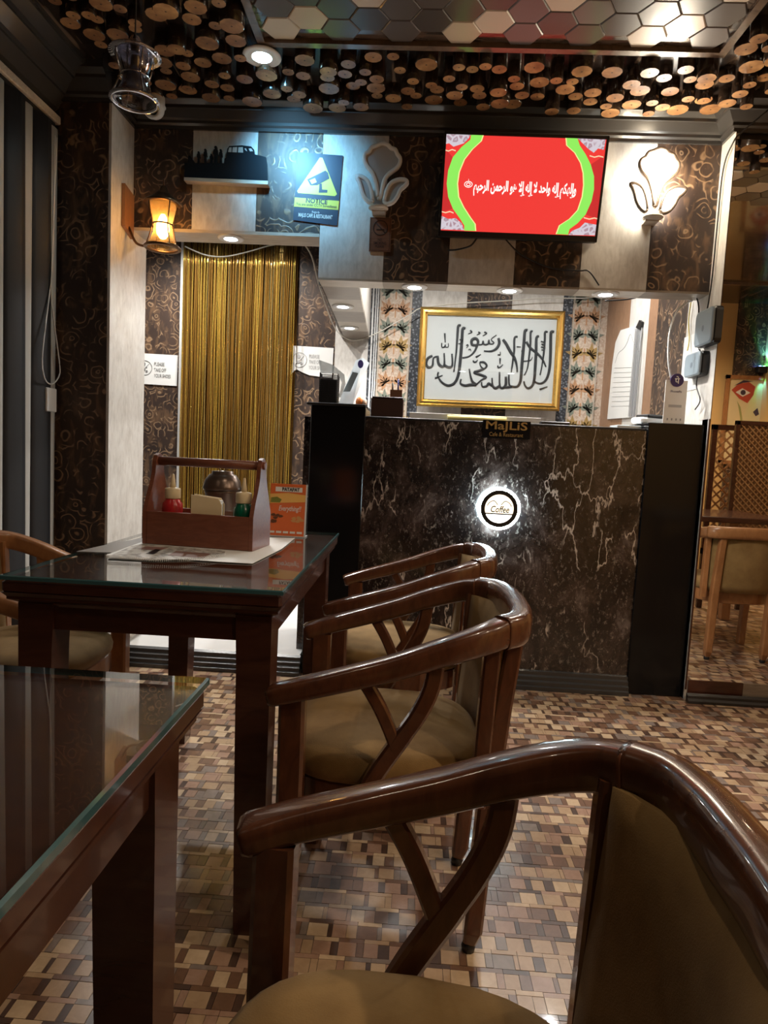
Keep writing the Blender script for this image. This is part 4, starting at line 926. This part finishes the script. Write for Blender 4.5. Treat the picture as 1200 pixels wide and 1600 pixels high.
# ------------------------------------------------------------------ vertical blinds, rail, cord
cr_ = thing('vertical_blinds', 'vertical blinds of alternating charcoal and pale slats along the left window', 'blinds', (XW+.03, 1.5, 2.43))
MB().bbox((XW+.02, .1, 2.425), (XW+.055, YN-.01, 2.46), .004).build('rail', W_OAK, cr_)
MB().box((XW+.025, .12, 2.405), (XW+.04, YN-.03, 2.425)).build('carrier_strip', BLK, cr_)
BD = mat('charcoal_slat_fabric', (.018,.018,.021), .6); BP = mat('pale_slat_fabric', (.50,.49,.46), .7)
y = YN-.06; k = 0
proto = {}
while y > .15:
    pale = k % 2 == 0; wd = .085 if pale else .105; ang = R_(12 if pale else 20)
    nm = 'blind_slat'; o = proto.get(pale)
    if o is None:
        mb = MB(); rings = []
        for i in range(9):
            z = -2.12*i/8; tw = ang+.0*i; tp = (1-.45*i/8) if pale else 1
            rings.append([(u*math.sin(tw)*wd*tp+dx, u*math.cos(tw)*wd*tp, z) for u, dx in ((-.5,0),(-.25,.006),(0,.008),(.25,.006),(.5,0),(.5,.0015),(.25,.0075),(0,.0095),(-.25,.0075),(-.5,.0015))])
        mb.loft(rings, smooth=True); o = mb.build(nm, BP if pale else BD, None); proto[pale] = o
    else: o = o.copy(); C.objects.link(o)
    o.parent = cr_; o.location = (.005+(0 if pale else .012), y-1.5, -.026)
    y -= .095; k += 1
cd = cr_
X_ = XW+.06
tube('pull_cord', [atX(x, y_, X_+.01) for x, y_ in ((86,212),(84,300),(81,420),(72,500),(66,560),(70,592),(82,600),(93,585),(92,560),(84,500),(80,450),(84,330),(89,215))], .003, WHITE, cd, sm=5)
p0, p1 = atX(74, 605, X_+.01), atX(85, 644, X_+.01)
MB().bbox((X_-.006, p0.y-.0, p1.z), (X_+.01, p1.y+.02 if p1.y > p0.y else p0.y+.022, p0.z), .003).build('cord_weight', WHITE, cd)

# ------------------------------------------------------------------ dining tables
def table(x0, x1, y0, y1, label, seat_label=None):
    zt = .785; o = thing('dining_table', label, 'table', ((x0+x1)/2, (y0+y1)/2, 0), 0, 'dark wooden tables with glass tops')
    MB().bbox((x0+.004, y0+.004, .745), (x1-.004, y1-.004, zt-.010), .006).build('tabletop', W_TABLE, o)
    # moulded edge under the top
    path = [(x0+.03, y0+.03), (x1-.03, y0+.03), (x1-.03, y1-.03), (x0+.03, y1-.03)]
    rings = [[(x0+i, y0+i, z), (x1-i, y0+i, z), (x1-i, y1-i, z), (x0+i, y1-i, z)] for i, z in ((.004,.748), (.012,.738), (.012,.732), (.03,.722), (.034,.715))]
    MB().loft(rings).build('edge_moulding', W_TABLE, o)
    ap = MB()
    ap.box((x0+.035, y0+.035, .665), (x1-.035, y0+.055, .72)).box((x0+.035, y1-.055, .665), (x1-.035, y1-.035, .72)).box((x0+.035, y0+.055, .665), (x0+.055, y1-.055, .72)).box((x1-.055, y0+.055, .665), (x1-.035, y1-.055, .72))
    ap.build('apron', W_TABLE, o)
    for sx, X in ((1, x0+.028), (-1, x1-.028)):
        for sy, Y in ((1, y0+.028), (-1, y1-.028)):
            m = MB(); r = []
            for z, s in ((0, .062), (.02, .064), (.45, .072), (.62, .074), (.722, .078)):
                r.append([(X, Y, z), (X+sx*s, Y, z), (X+sx*s, Y+sy*s, z), (X, Y+sy*s, z)])
            m.loft(r).build('leg', W_TABLE, o)
    g = MB(); z0, z1 = zt-.0095, zt
    ring = lambda i, z: [(x0+i, y0+i, z), (x1-i, y0+i, z), (x1-i, y1-i, z), (x0+i, y1-i, z)]
    g.loft([ring(0, z0), ring(0, z1-.002), ring(.003, z1)], 1, caps=False)
    g.poly(ring(.003, z1), 0)
    g.build('glass_top', [GLASS, GLASSEDGE], o); return o
table(-.862, -.255, 1.345, 2.37, 'dark wooden table with glass top, carrying the condiment caddy')
table(-.845, -.245, -.2, .815, 'dark wooden table with glass top cut by the left picture edge, nothing on it')
ZT = .7855

# ------------------------------------------------------------------ barrel chairs
def chair(label, loc, rz, group, woodm=W_CHAIR):
    o = thing('barrel_armchair', label, 'chair', (0,0,0), 0, group)
    B = lambda mb, nm, m_: mb.build(nm, m_, o, world=False)
    for s in (1, -1):
        arm = smooth_path([(-.268,s*.238,.583),(-.20,s*.248,.605),(-.11,s*.252,.632),(-.02,s*.254,.660),(.06,s*.252,.690),(.12,s*.246,.710),(.165,s*.230,.724),(.196,s*.204,.730)], 5)
        n = len(arm); sz = []
        for i in range(n):
            t_ = i/(n-1); sz.append((.060-.012*min(1, t_*3) + .004*t_, .040+.020*t_))
        sz[0] = (.054, .034)
        B(MB().sweep(arm, sz, n=16, sq=4.2), 'arm_rail', woodm)
        B(MB().sweep(smooth_path([(-.226,s*.222,.0),(-.224,s*.226,.2),(-.222,s*.232,.42),(-.222,s*.238,.582)], 4), [(.042,.042)]*5+[(.054,.045)]*8, ref=(0,1,0), n=8, sq=6, smooth=False), 'leg', woodm)
        br = MB().sweep(smooth_path([(-.074,s*.238,.38),(-.044,s*.240,.44),(.000,s*.243,.512),(.034,s*.247,.570),(.055,s*.248,.625),(.062,s*.248,.690)], 4), [(.036,.026)]*9+[(.034,.026)]*12, ref=(0,1,0), n=8, sq=5, smooth=False)
        br.sweep(smooth_path([(-.010,s*.243,.492),(-.028,s*.244,.535),(-.050,s*.248,.580),(-.076,s*.250,.622),(-.090,s*.251,.640)], 4), (.027,.024), ref=(0,1,0), n=8, sq=5, smooth=False)
        B(br, 'arm_brace', woodm)
        B(MB().sweep([(.164,s*.205,.36),(.168,s*.206,.50),(.176,s*.207,.722)], (.034,.032), ref=(0,1,0), n=8, sq=6, smooth=False), 'back_post', woodm)
        B(MB().sweep([(.172,s*.155,.022),(.178,s*.155,.05),(.196,s*.155,.40),(.212,s*.152,.56),(.232,s*.150,.725)], [(.030,.030),(.042,.042),(.044,.044),(.040,.04),(.036,.036)], ref=(0,1,0), n=8, sq=5, smooth=False), 'leg', woodm)
        B(MB().lathe([(.012, .022), (.016, .012), (.014, 0)], (.172, s*.155, 0), 10), 'foot_glide', BLK)
    cr_ = smooth_path([(.190,.211,.729),(.228,.176,.731),(.245,.11,.733),(.249,.05,.734),(.251,0,.734),(.249,-.05,.734),(.245,-.11,.733),(.228,-.176,.731),(.190,-.211,.729)], 4)
    B(MB().sweep(cr_, (.052,.068), n=16, sq=3.6), 'crest_rail', woodm)
    # curved upholstered back
    def cp(u):   # u -1..1
        a = u*R_(78); return Vector((.158+.112*math.cos(a) - .03*(1-math.cos(a)), .196*math.sin(a), 0)) if 0 else Vector((.245-.070*abs(u)**2.3, .190*u, 0))
    nu, nv = 18, 9; front, back = [], []
    for j in range(nv+1):
        v = j/nv; z = .395+.325*v; lean = -.026*(1-v)
        fr_, bk = [], []
        for i in range(nu+1):
            u = -1+2*i/nu; p = cp(u); d = (cp(min(1,u+.01))-cp(max(-1,u-.01))).normalized(); nrm = Vector((d.y, -d.x, 0)); 
            if nrm.x < 0: nrm = -nrm
            bulge = .022*(1-abs(u)**4)*(1-abs(2*v-1)**4)**.5
            fr_.append(p+Vector((lean, 0, z))-nrm*(.004+bulge)); bk.append(p+Vector((lean, 0, z))+nrm*(.004+bulge*.55))
        front.append(fr_); back.append(bk)
    rings = [f_+list(reversed(b_)) for f_, b_ in zip(front, back)]
    B(MB().loft(rings, smooth=True), 'backrest', FAB)
    # seat
    def so(k, z):
        out = []
        for i in range(36):
            th = 2*math.pi*i/36; ct, st = math.cos(th), math.sin(th)
            x = -.035+.218*math.copysign(abs(ct)**.6, ct)*k; y_ = (.222-.03*max(0, ct))*math.copysign(abs(st)**.62, st)*k
            out.append((x, y_, z))
        return out
    B(MB().loft([so(.96,.392), so(1.0,.40), so(1.01,.42), so(.985,.437), so(.93,.449), so(.78,.458), so(.5,.463), so(.15,.465)], smooth=True), 'seat', FAB)
    B(MB().loft([so(.93,.325), so(.97,.33), so(.97,.388), so(.95,.392)]), 'seat_frame', woodm)
    o.location = loc; o.rotation_euler = (0, 0, rz); return o
ca = chair('nearest brown barrel armchair, its arm sweeping across the lower right of the photo', (.058, .55, 0), R_(-3.5), 'barrel armchairs')
def more(label, loc, rz, src=ca):
    c_ = copy_tree(src); c_.location = loc; c_.rotation_euler = (0, 0, rz); c_['label'] = label; return c_
more('brown barrel armchair in the middle of the row right of the glass table', (-.0, 1.535, 0), R_(1))
more('farthest brown barrel armchair in the row, nearest the marble counter', (.02, 2.27, 0), R_(-1))
cl2 = chair('lighter brown barrel armchair left of the table, against the blinds', (-1.19, 1.95, 0), R_(180), 'barrel armchairs', W_LIGHTCH)
more('lighter barrel armchair seen only in the mirror, its back towards the glass', (1.868, 2.22, 0), R_(90), cl2)

# ------------------------------------------------------------------ condiment caddy and table things
cx, cy, ra = -.590, 1.905, R_(-7); Tc = Matrix.Translation((cx, cy, ZT+.0035)) @ Matrix.Rotation(ra, 4, 'Z')
cdy = thing('condiment_caddy', 'reddish wooden condiment caddy with carrying bar on the glass table', 'caddy', (cx, cy, ZT+.0035))
hw, hd, hh = .165, .072, .094
def cb(a, b, nm, m_=W_CADDY, c_=.0015): return MB().bbox(a, b, c_, T=Tc).build(nm, m_, cdy)
cb((-hw+.012, -hd, 0), (hw-.012, -hd+.010, hh), 'front_board'); cb((-hw+.012, hd-.01, 0), (hw-.012, hd, hh), 'back_board')
cb((-hw+.012, -hd+.01, .004), (hw-.012, hd-.01, .012), 'bottom_board')
for s in (-1, 1):
    x0, x1 = (s*hw-.012, s*hw) if s > 0 else (-hw, -hw+.012)
    pr = [(-hd,0),(hd,0),(hd,hh),(.058,.13),(.04,.165),(.026,.20),(.022,.235),(.014,.252),(0,.258),(-.014,.252),(-.022,.235),(-.026,.20),(-.04,.165),(-.058,.13),(-hd,hh)]
    m = MB(); P = [Tc @ Vector((x0, a, b)) for a, b in pr]; m.prism(P, (Tc.to_3x3() @ Vector((x1-x0, 0, 0)))); m.build('side_board', W_CADDY, cdy)
    m = MB().sweep([Tc @ Vector((s*(hw-.002), 0, .236)), Tc @ Vector((s*(hw+.006), 0, .236))], (.022,.022), n=12); m.build('bar_end', W_CADDY, cdy)
MB().sweep([Tc @ Vector((-hw+.01, 0, .236)), Tc @ Vector((hw-.01, 0, .236))], (.026,.026), n=16).build('carrying_bar', W_CADDY, cdy)
# sauce bottles
def bottle(lx, ly, col, label):
    p = Tc @ Vector((lx, ly, .0125)); o = thing('sauce_bottle', label, 'bottle', tuple(p), 0, 'squeeze bottles in the caddy')
    MB().lathe([(.022, 0), (.026, .004), (.027, .03), (.025, .05), (.028, .065), (.030, .085), (.028, .102), (.021, .112), (.019, .118)], (0,0,0), 24).build('body', col, o, world=False)
    MB().lathe([(.021, .116), (.0225, .119), (.0225, .142), (.021, .146), (.008, .149)], (0,0,0), 24).build('cap', CREAM, o, world=False)
    MB().lathe([(.009, .148), (.0075, .16), (.0035, .186), (.002, .188)], (0,0,0), 16).build('nozzle', CREAM, o, world=False)
bottle(-.105, -.012, mat('ketchup_red', (.45,.02,.025), .25, coat=.3), 'red squeeze bottle with cream nozzle in the wooden caddy')
bottle(.118, -.025, mat('chutney_green', (.0,.10,.055), .25, coat=.3), 'green squeeze bottle with cream nozzle in the wooden caddy')
p = Tc @ Vector((.008, -.035, .0125))
nh = thing('napkin_holder', 'cream napkin holder between the red and green bottles', 'napkin holder', tuple(p))
pr = [(-.038, 0), (.050, 0), (.050, .108), (.040, .126), (-.038, .134)]
MB().prism([(a, -.014, b) for a, b in pr], (0, .003, 0)).prism([(a, .014, b) for a, b in pr], (0, .003, 0)).build('plate', CREAM, nh, world=False)
MB().box((-.038, -.011, .002), (.046, .0135, .12)).build('napkins', PAPER, nh, world=False)
p = Vector((-.615, 2.13, ZT+.001))
cn = thing('metal_canister', 'dark bronze lidded canister behind the caddy on the glass table', 'canister', tuple(p))
CAN = mat('dark_bronze_tin', (.14,.10,.08), .3, metal=.7)
MB().lathe([(.048, 0), (.053, .006), (.053, .135), (.056, .14), (.056, .15)], (0,0,0), 32).build('body', CAN, cn, world=False)
MB().lathe([(.060, .148), (.062, .154), (.060, .160), (.056, .178), (.044, .196), (.034, .200), (.034, .208), (.0, .210)], (0,0,0), 32).build('lid', CAN, cn, world=False)
MB().sweep([(.012*math.cos(R_(a)), 0, .222+.014*math.sin(R_(a))) for a in range(0, 361, 30)], (.004,.004), ref=(0,1,0), n=6).build('lid_ring', CAN, cn, world=False)
# paper mats and spiral menu
def sheet(name, label, cat, pxs, z, m_, th=.0012):
    P = [atZ(*q, z) for q in pxs]
    return tag(MB().prism(P, (0, 0, th)).build(name, m_), label, cat)
NEWS = mat('newsprint', (.48,.47,.45), .6)
t = NT(NEWS); t.col(t.ramp(t.noise(t.coord((1,1,1)), 60, 2, .5), [(.42, (.30,.28,.26)), (.5, (.55,.53,.5)), (.7, (.62,.6,.57))]))
GREYP = mat('dull_grey_paper', (.20,.175,.155), .5)
sheet('place_mat', 'dull grey paper mat under the left end of the white mat', 'paper mat', [(119,862),(172,850),(262,834),(330,838),(238,866)], ZT+.0003, GREYP, .0008)
sheet('place_mat', 'white paper mat spread under the wooden caddy', 'paper mat', [(165,868),(225,846),(300,838),(461,841),(440,858),(394,881),(340,878),(250,872)], ZT+.0013, PAPER)
bk = thing('spiral_menu', 'printed menu booklet with white coil spine in front of the caddy', 'booklet', tuple(atZ(260, 868, ZT+.0028)))
bp = [(167,871),(206,853),(222,850),(352,861),(350,868),(300,874),(240,875)]
MB().prism([atZ(*q, ZT+.0027) for q in bp], (0,0,.0006)).build('pages', NEWS, bk)
for q, m_ in (([(228,865),(243,858),(252,859),(240,866)], BLK), ([(262,868),(275,861),(330,865),(318,872)], mat('menu_brown_print', (.22,.11,.08), .5)), ([(215,858),(228,854),(262,856),(250,860)], mat('menu_red_print', (.3,.16,.14), .5))):
    MB().prism([atZ(*z_, ZT+.0035) for z_ in q], (0,0,.0003)).build('printed_block', m_, bk)
sp_ = smooth_path([atZ(*q, ZT+.0075) for q in ((167,870),(200,872),(250,875),(300,874),(351,867))], 30)
co_ = MB(); L = []
N = len(sp_)
for i in range(0, N-1):
    for k in range(6 if i % 2 == 0 else 0):
        pass
for i in range(0, N, 2):
    c_ = sp_[i]; d = (sp_[min(i+1, N-1)]-sp_[max(i-1, 0)]).normalized(); b_ = Vector((-d.y, d.x, 0))
    co_.sweep([c_+b_*(.004*math.cos(R_(a)))+Vector((0,0,.004*math.sin(R_(a))))+d*.0008*a/360 for a in range(0, 361, 45)], (.0011,.0011), ref=tuple(d), n=4)
co_.build('coil', WHITE, bk)
# menu card stand
c0 = Vector((-.40, 2.205, ZT+.001))
mc = thing('menu_card', 'orange PATAPAT menu card in a clear stand on the glass table', 'menu card', tuple(c0))
ORG = mat('card_orange', (.72,.16,.045), .3, coat=.3)
ORL = mat('card_gold_band', (.85,.50,.14), .3, coat=.3)
a_, b_, c_2, d_ = atY(425, 755, 2.20), atY(480, 757, 2.20), atY(477, 833, 2.20), atY(422, 831, 2.20)
W2 = b_.x-a_.x; H2 = a_.z-ZT-.001; xl = a_.x-.003
def mcp(u, v, d=0): return Vector((xl+u*W2, 2.20-d-.018*(v), ZT+.001+(1-v)*H2))
MB().prism([mcp(0,1), mcp(1,1), mcp(1,0), mcp(0,0)], (0,.002,0)).build('card', ORG, mc)
MB().prism([mcp(1,1), mcp(1.05,1), mcp(1.04,0), mcp(1,0)], (0,.004,0)).build('clear_edge', ACR, mc)
MB().box((xl-.002, 2.176, ZT+.0005), (xl+W2+.006, 2.225, ZT+.0035)).build('stand_foot', ACR, mc)
MB().poly([mcp(0,.38,.001), mcp(1,.33,.001), mcp(1,.20,.001), mcp(.5,.17,.001), mcp(0,.2,.001)]).build('gold_band', ORL, mc)
MB().poly([mcp(.02,.36,.0015), mcp(.28,.36,.0015), mcp(.33,.30,.0015), mcp(.2,.25,.0015), mcp(.03,.27,.0015)]).build('burger_print', mat('lettuce_print', (.2,.22,.04), .4), mc)
MB().poly([mcp(.14,.15,.001), mcp(.9,.15,.001), mcp(.9,.06,.001), mcp(.14,.06,.001)]).build('title_strip', PAPER, mc)
text('lettering', 'PATAPAT', BLK, mc, mcp(.58, .105, .002), ex, ez, .016, .058, bold=.03)
text('lettering', 'Everything!!', PAPER, mc, mcp(.58, .47, .002), ex, (0,.1,1), .024, .075, bold=.01, shear=.25)
rc_ = random.Random(8); FD = mat('food_print', (.13,.05,.02), .4)
for cxu, cvu, n_b, m_ in ((.2, .66, 7, FD), (.82, .68, 6, mat('food_print_light', (.62,.32,.12), .4))):
    mb = MB()
    for k in range(n_b):
        u, v, a = cxu+rc_.uniform(-.14, .12), cvu+rc_.uniform(-.07, .07), rc_.uniform(0, 3)
        mb.poly([mcp(u+.09*math.cos(a+q)*(.6 if i % 2 else 1), v+.03*math.sin(a+q), .0012+k*.0001) for i, q in enumerate([R_(60*j) for j in range(6)])])
    mb.build('food_picture', m_, mc)
for k in range(5): MB().poly([mcp(.02+.195*k,.94,.001), mcp(.17+.195*k,.94,.001), mcp(.17+.195*k,.90,.001), mcp(.02+.195*k,.90,.001)]).build('price_tab', PAPER, mc)
vc = tag(MB().prism([Vector((xl-.018, 2.215, ZT+.001)), Vector((xl+.01, 2.215, ZT+.001)), Vector((xl+.01, 2.215, ZT+.055)), Vector((xl-.018, 2.215, ZT+.055))], (0,.004,0)).build('purple_card', mat('violet_print', (.12,.03,.22), .4)), 'small violet card peeking out between caddy and orange menu card', 'card')

# ------------------------------------------------------------------ what the mirror shows of the room
def refl(x, y, Yv): p = atY(x, y, Yv); return Vector((p.x, 2*YM-p.y, p.z))
mt = thing('corner_table', 'glass topped table seen only in the mirror, beyond the lighter armchair', 'table', (1.85, 1.63, 0))
MB().bbox((1.5, 1.27, .75), (2.35, 2.0, .785), .004).build('tabletop', W_TABLE, mt)
for x in (1.53, 2.26):
    for y in (1.30, 1.91): MB().bbox((x, y, 0), (x+.06, y+.06, .75), .003).build('leg', W_LIGHTCH, mt)
tag(MB().bbox((1.56, 1.88, .785), (1.78, 1.96, .79), .001).build('paper_mat', PAPER), 'white paper mat on the mirrored corner table', 'paper mat')
# lattice screen
LAT = wood('lattice_wood', (.30,.15,.06), (.42,.23,.10), .4, .2)
Ys = 5.2; a = refl(1113, 663, Ys); b = refl(1150, 812, Ys); y_ = a.y
ls = thing('lattice_screen', 'dark framed wooden lattice divider seen in the mirror behind the corner table', 'room divider', (a.x+.3, y_, 0))
x0, x1, z0, z1 = a.x, a.x+.34, .42, a.z
MB().bbox((x0, y_-.015, 0), (x0+.04, y_+.015, z1), .002).bbox((x1-.04, y_-.015, 0), (x1, y_+.015, z1), .002).bbox((x0, y_-.015, z1-.04), (x1, y_+.015, z1), .002).bbox((x0, y_-.015, z0), (x1, y_+.015, z0+.05), .002).build('frame', W_TABLE, ls)
mb = MB(); p_ = .058
import itertools
def lat(mb, x0, x1, z0, z1, y_, p_, wd, th=.006):
    k = -(z1-z0)
    while k < (x1-x0):
        for sgn, dy in ((1, 0), (-1, .006)):
            pts_ = []
            a0, a1 = k, k+(z1-z0)
            t0, t1 = max(0, -k), min(z1-z0, (x1-x0)-k)
            if t1-t0 > .01:
                zA, zB = (z0+t0, z0+t1) if sgn > 0 else (z1-t0, z1-t1)
                mb.sweep([(x0+k+t0, y_+dy, zA), (x0+k+t1, y_+dy, zB)], (wd, th), ref=(0,1,0), n=4, sq=2, smooth=False)
        k += p_
lat(mb, x0+.04, x1-.04, z0+.05, z1-.04, y_, .075, .02); mb.build('lattice', LAT, ls, 'stuff')
a = refl(1150, 657, 4.95)
cs2 = thing('cane_screen', 'woven cane divider panel seen in the mirror, nearer than the lattice one', 'room divider', (a.x+.4, a.y, 0))
x0, x1, z0, z1, y_ = a.x, XR-.02, .45, a.z, a.y
MB().bbox((x0, y_-.015, 0), (x0+.03, y_+.015, z1), .002).bbox((x1-.03, y_-.015, 0), (x1, y_+.015, z1), .002).bbox((x0, y_-.015, z1-.03), (x1, y_+.015, z1), .002).bbox((x0, y_-.015, z0), (x1, y_+.015, z0+.04), .002).build('frame', W_TABLE, cs2)
mb = MB(); lat(mb, x0+.03, x1-.03, z0+.04, z1-.03, y_, .044, .013); mb.build('cane_weave', LAT, cs2, 'stuff')
MB().box((x0+.03, y_-.012, z0+.04), (x1-.03, y_-.008, z1-.03)).build('backing', mat('cane_backing', (.26,.13,.05), .6), cs2)
# painted face picture on the rear wall
YP = 2*YM-(YB+.03)
a = refl(1134, 586, YP); pc = thing('face_painting', 'framed painting of a pale face with red eye shadow seen in the mirror', 'painting', (a.x+.4, YB+.04, a.z-.45))
x0, x1, z1, z0 = a.x, a.x+.75, a.z, a.z-.85; yy = YB+.045
for q in (((x0, z0), (x1, z0+.035)), ((x0, z1-.035), (x1, z1)), ((x0, z0), (x0+.035, z1)), ((x1-.035, z0), (x1, z1))):
    MB().box((q[0][0], YB+.03, q[0][1]), (q[1][0], yy+.015, q[1][1])).build('frame_bar', W_LIGHTCH, pc)
MB().box((x0+.03, YB+.031, z0+.03), (x1-.03, yy, z1-.03)).build('canvas', mat('canvas_cream', (.62,.5,.28), .6), pc)
REDP = mat('paint_red', (.42,.06,.03), .5); DKP = mat('paint_dark', (.05,.03,.05), .5); WHP = mat('paint_white', (.7,.66,.6), .5); GRP = mat('paint_olive', (.3,.3,.1), .5)
def blob(pts_, m_, d, nm): MB().poly([(x0+u, yy+d, z1-v) for u, v in pts_]).build(nm, m_, pc)
for ox in (.06, .36):
    blob([(ox,.14),(ox+.06,.08),(ox+.16,.06),(ox+.22,.10),(ox+.21,.18),(ox+.16,.26),(ox+.08,.22)], REDP, .001, 'eye_patch')
    blob([(ox+.04,.16),(ox+.10,.12),(ox+.18,.16),(ox+.11,.20)], WHP, .002, 'eye_white')
    blob([(ox+.11+.025*math.cos(R_(a)), .16+.025*math.sin(R_(a))) for a in range(0, 360, 30)], DKP, .003, 'iris')
    blob([(ox+.02,.10),(ox+.1,.045),(ox+.2,.05),(ox+.1,.07)], DKP, .002, 'brow')
blob([(.12,.24),(.16,.30),(.185,.40),(.20,.55),(.185,.55),(.165,.40),(.14,.30)], GRP, .001, 'stem_mark')
blob([(.28,.34),(.32,.30),(.34,.36),(.31,.38)], DKP, .001, 'nostril_mark'); blob([(.22,.50),(.32,.46),(.42,.5),(.32,.55)], REDP, .001, 'lips')
# colour changing wall light
p = refl(1190, 577, YP); rg2 = thing('rgb_wall_light', 'small black wall light throwing red, green and blue beams, seen in the mirror', 'wall lamp', (p.x, YB+.06, p.z))
MB().bbox((p.x-.06, YB+.03, p.z-.04), (p.x+.06, YB+.1, p.z+.02), .004).build('body', BLK, rg2)
for k, cc2 in enumerate(((.1,.15,1), (.1,1,.3), (1,.1,.1))):
    MB().cyl((p.x-.035+.035*k, YB+.07, p.z+.02), (p.x-.035+.035*k, YB+.07, p.z+.025), .012, 10).build('lens', EMW('beam_lens', cc2, 25), rg2)
    light('SPOT', (p.x-.035+.035*k, YB+.085, p.z+.04), 5, cc2, .01, aim=(p.x+.12-.12*k, YB+.03, p.z+.6), spot=50, blend=.3)
    light('SPOT', (p.x-.035+.035*k, YB+.085, p.z-.05), 2, cc2, .01, aim=(p.x+.12-.12*k, YB+.03, p.z-.5), spot=40, blend=.3)
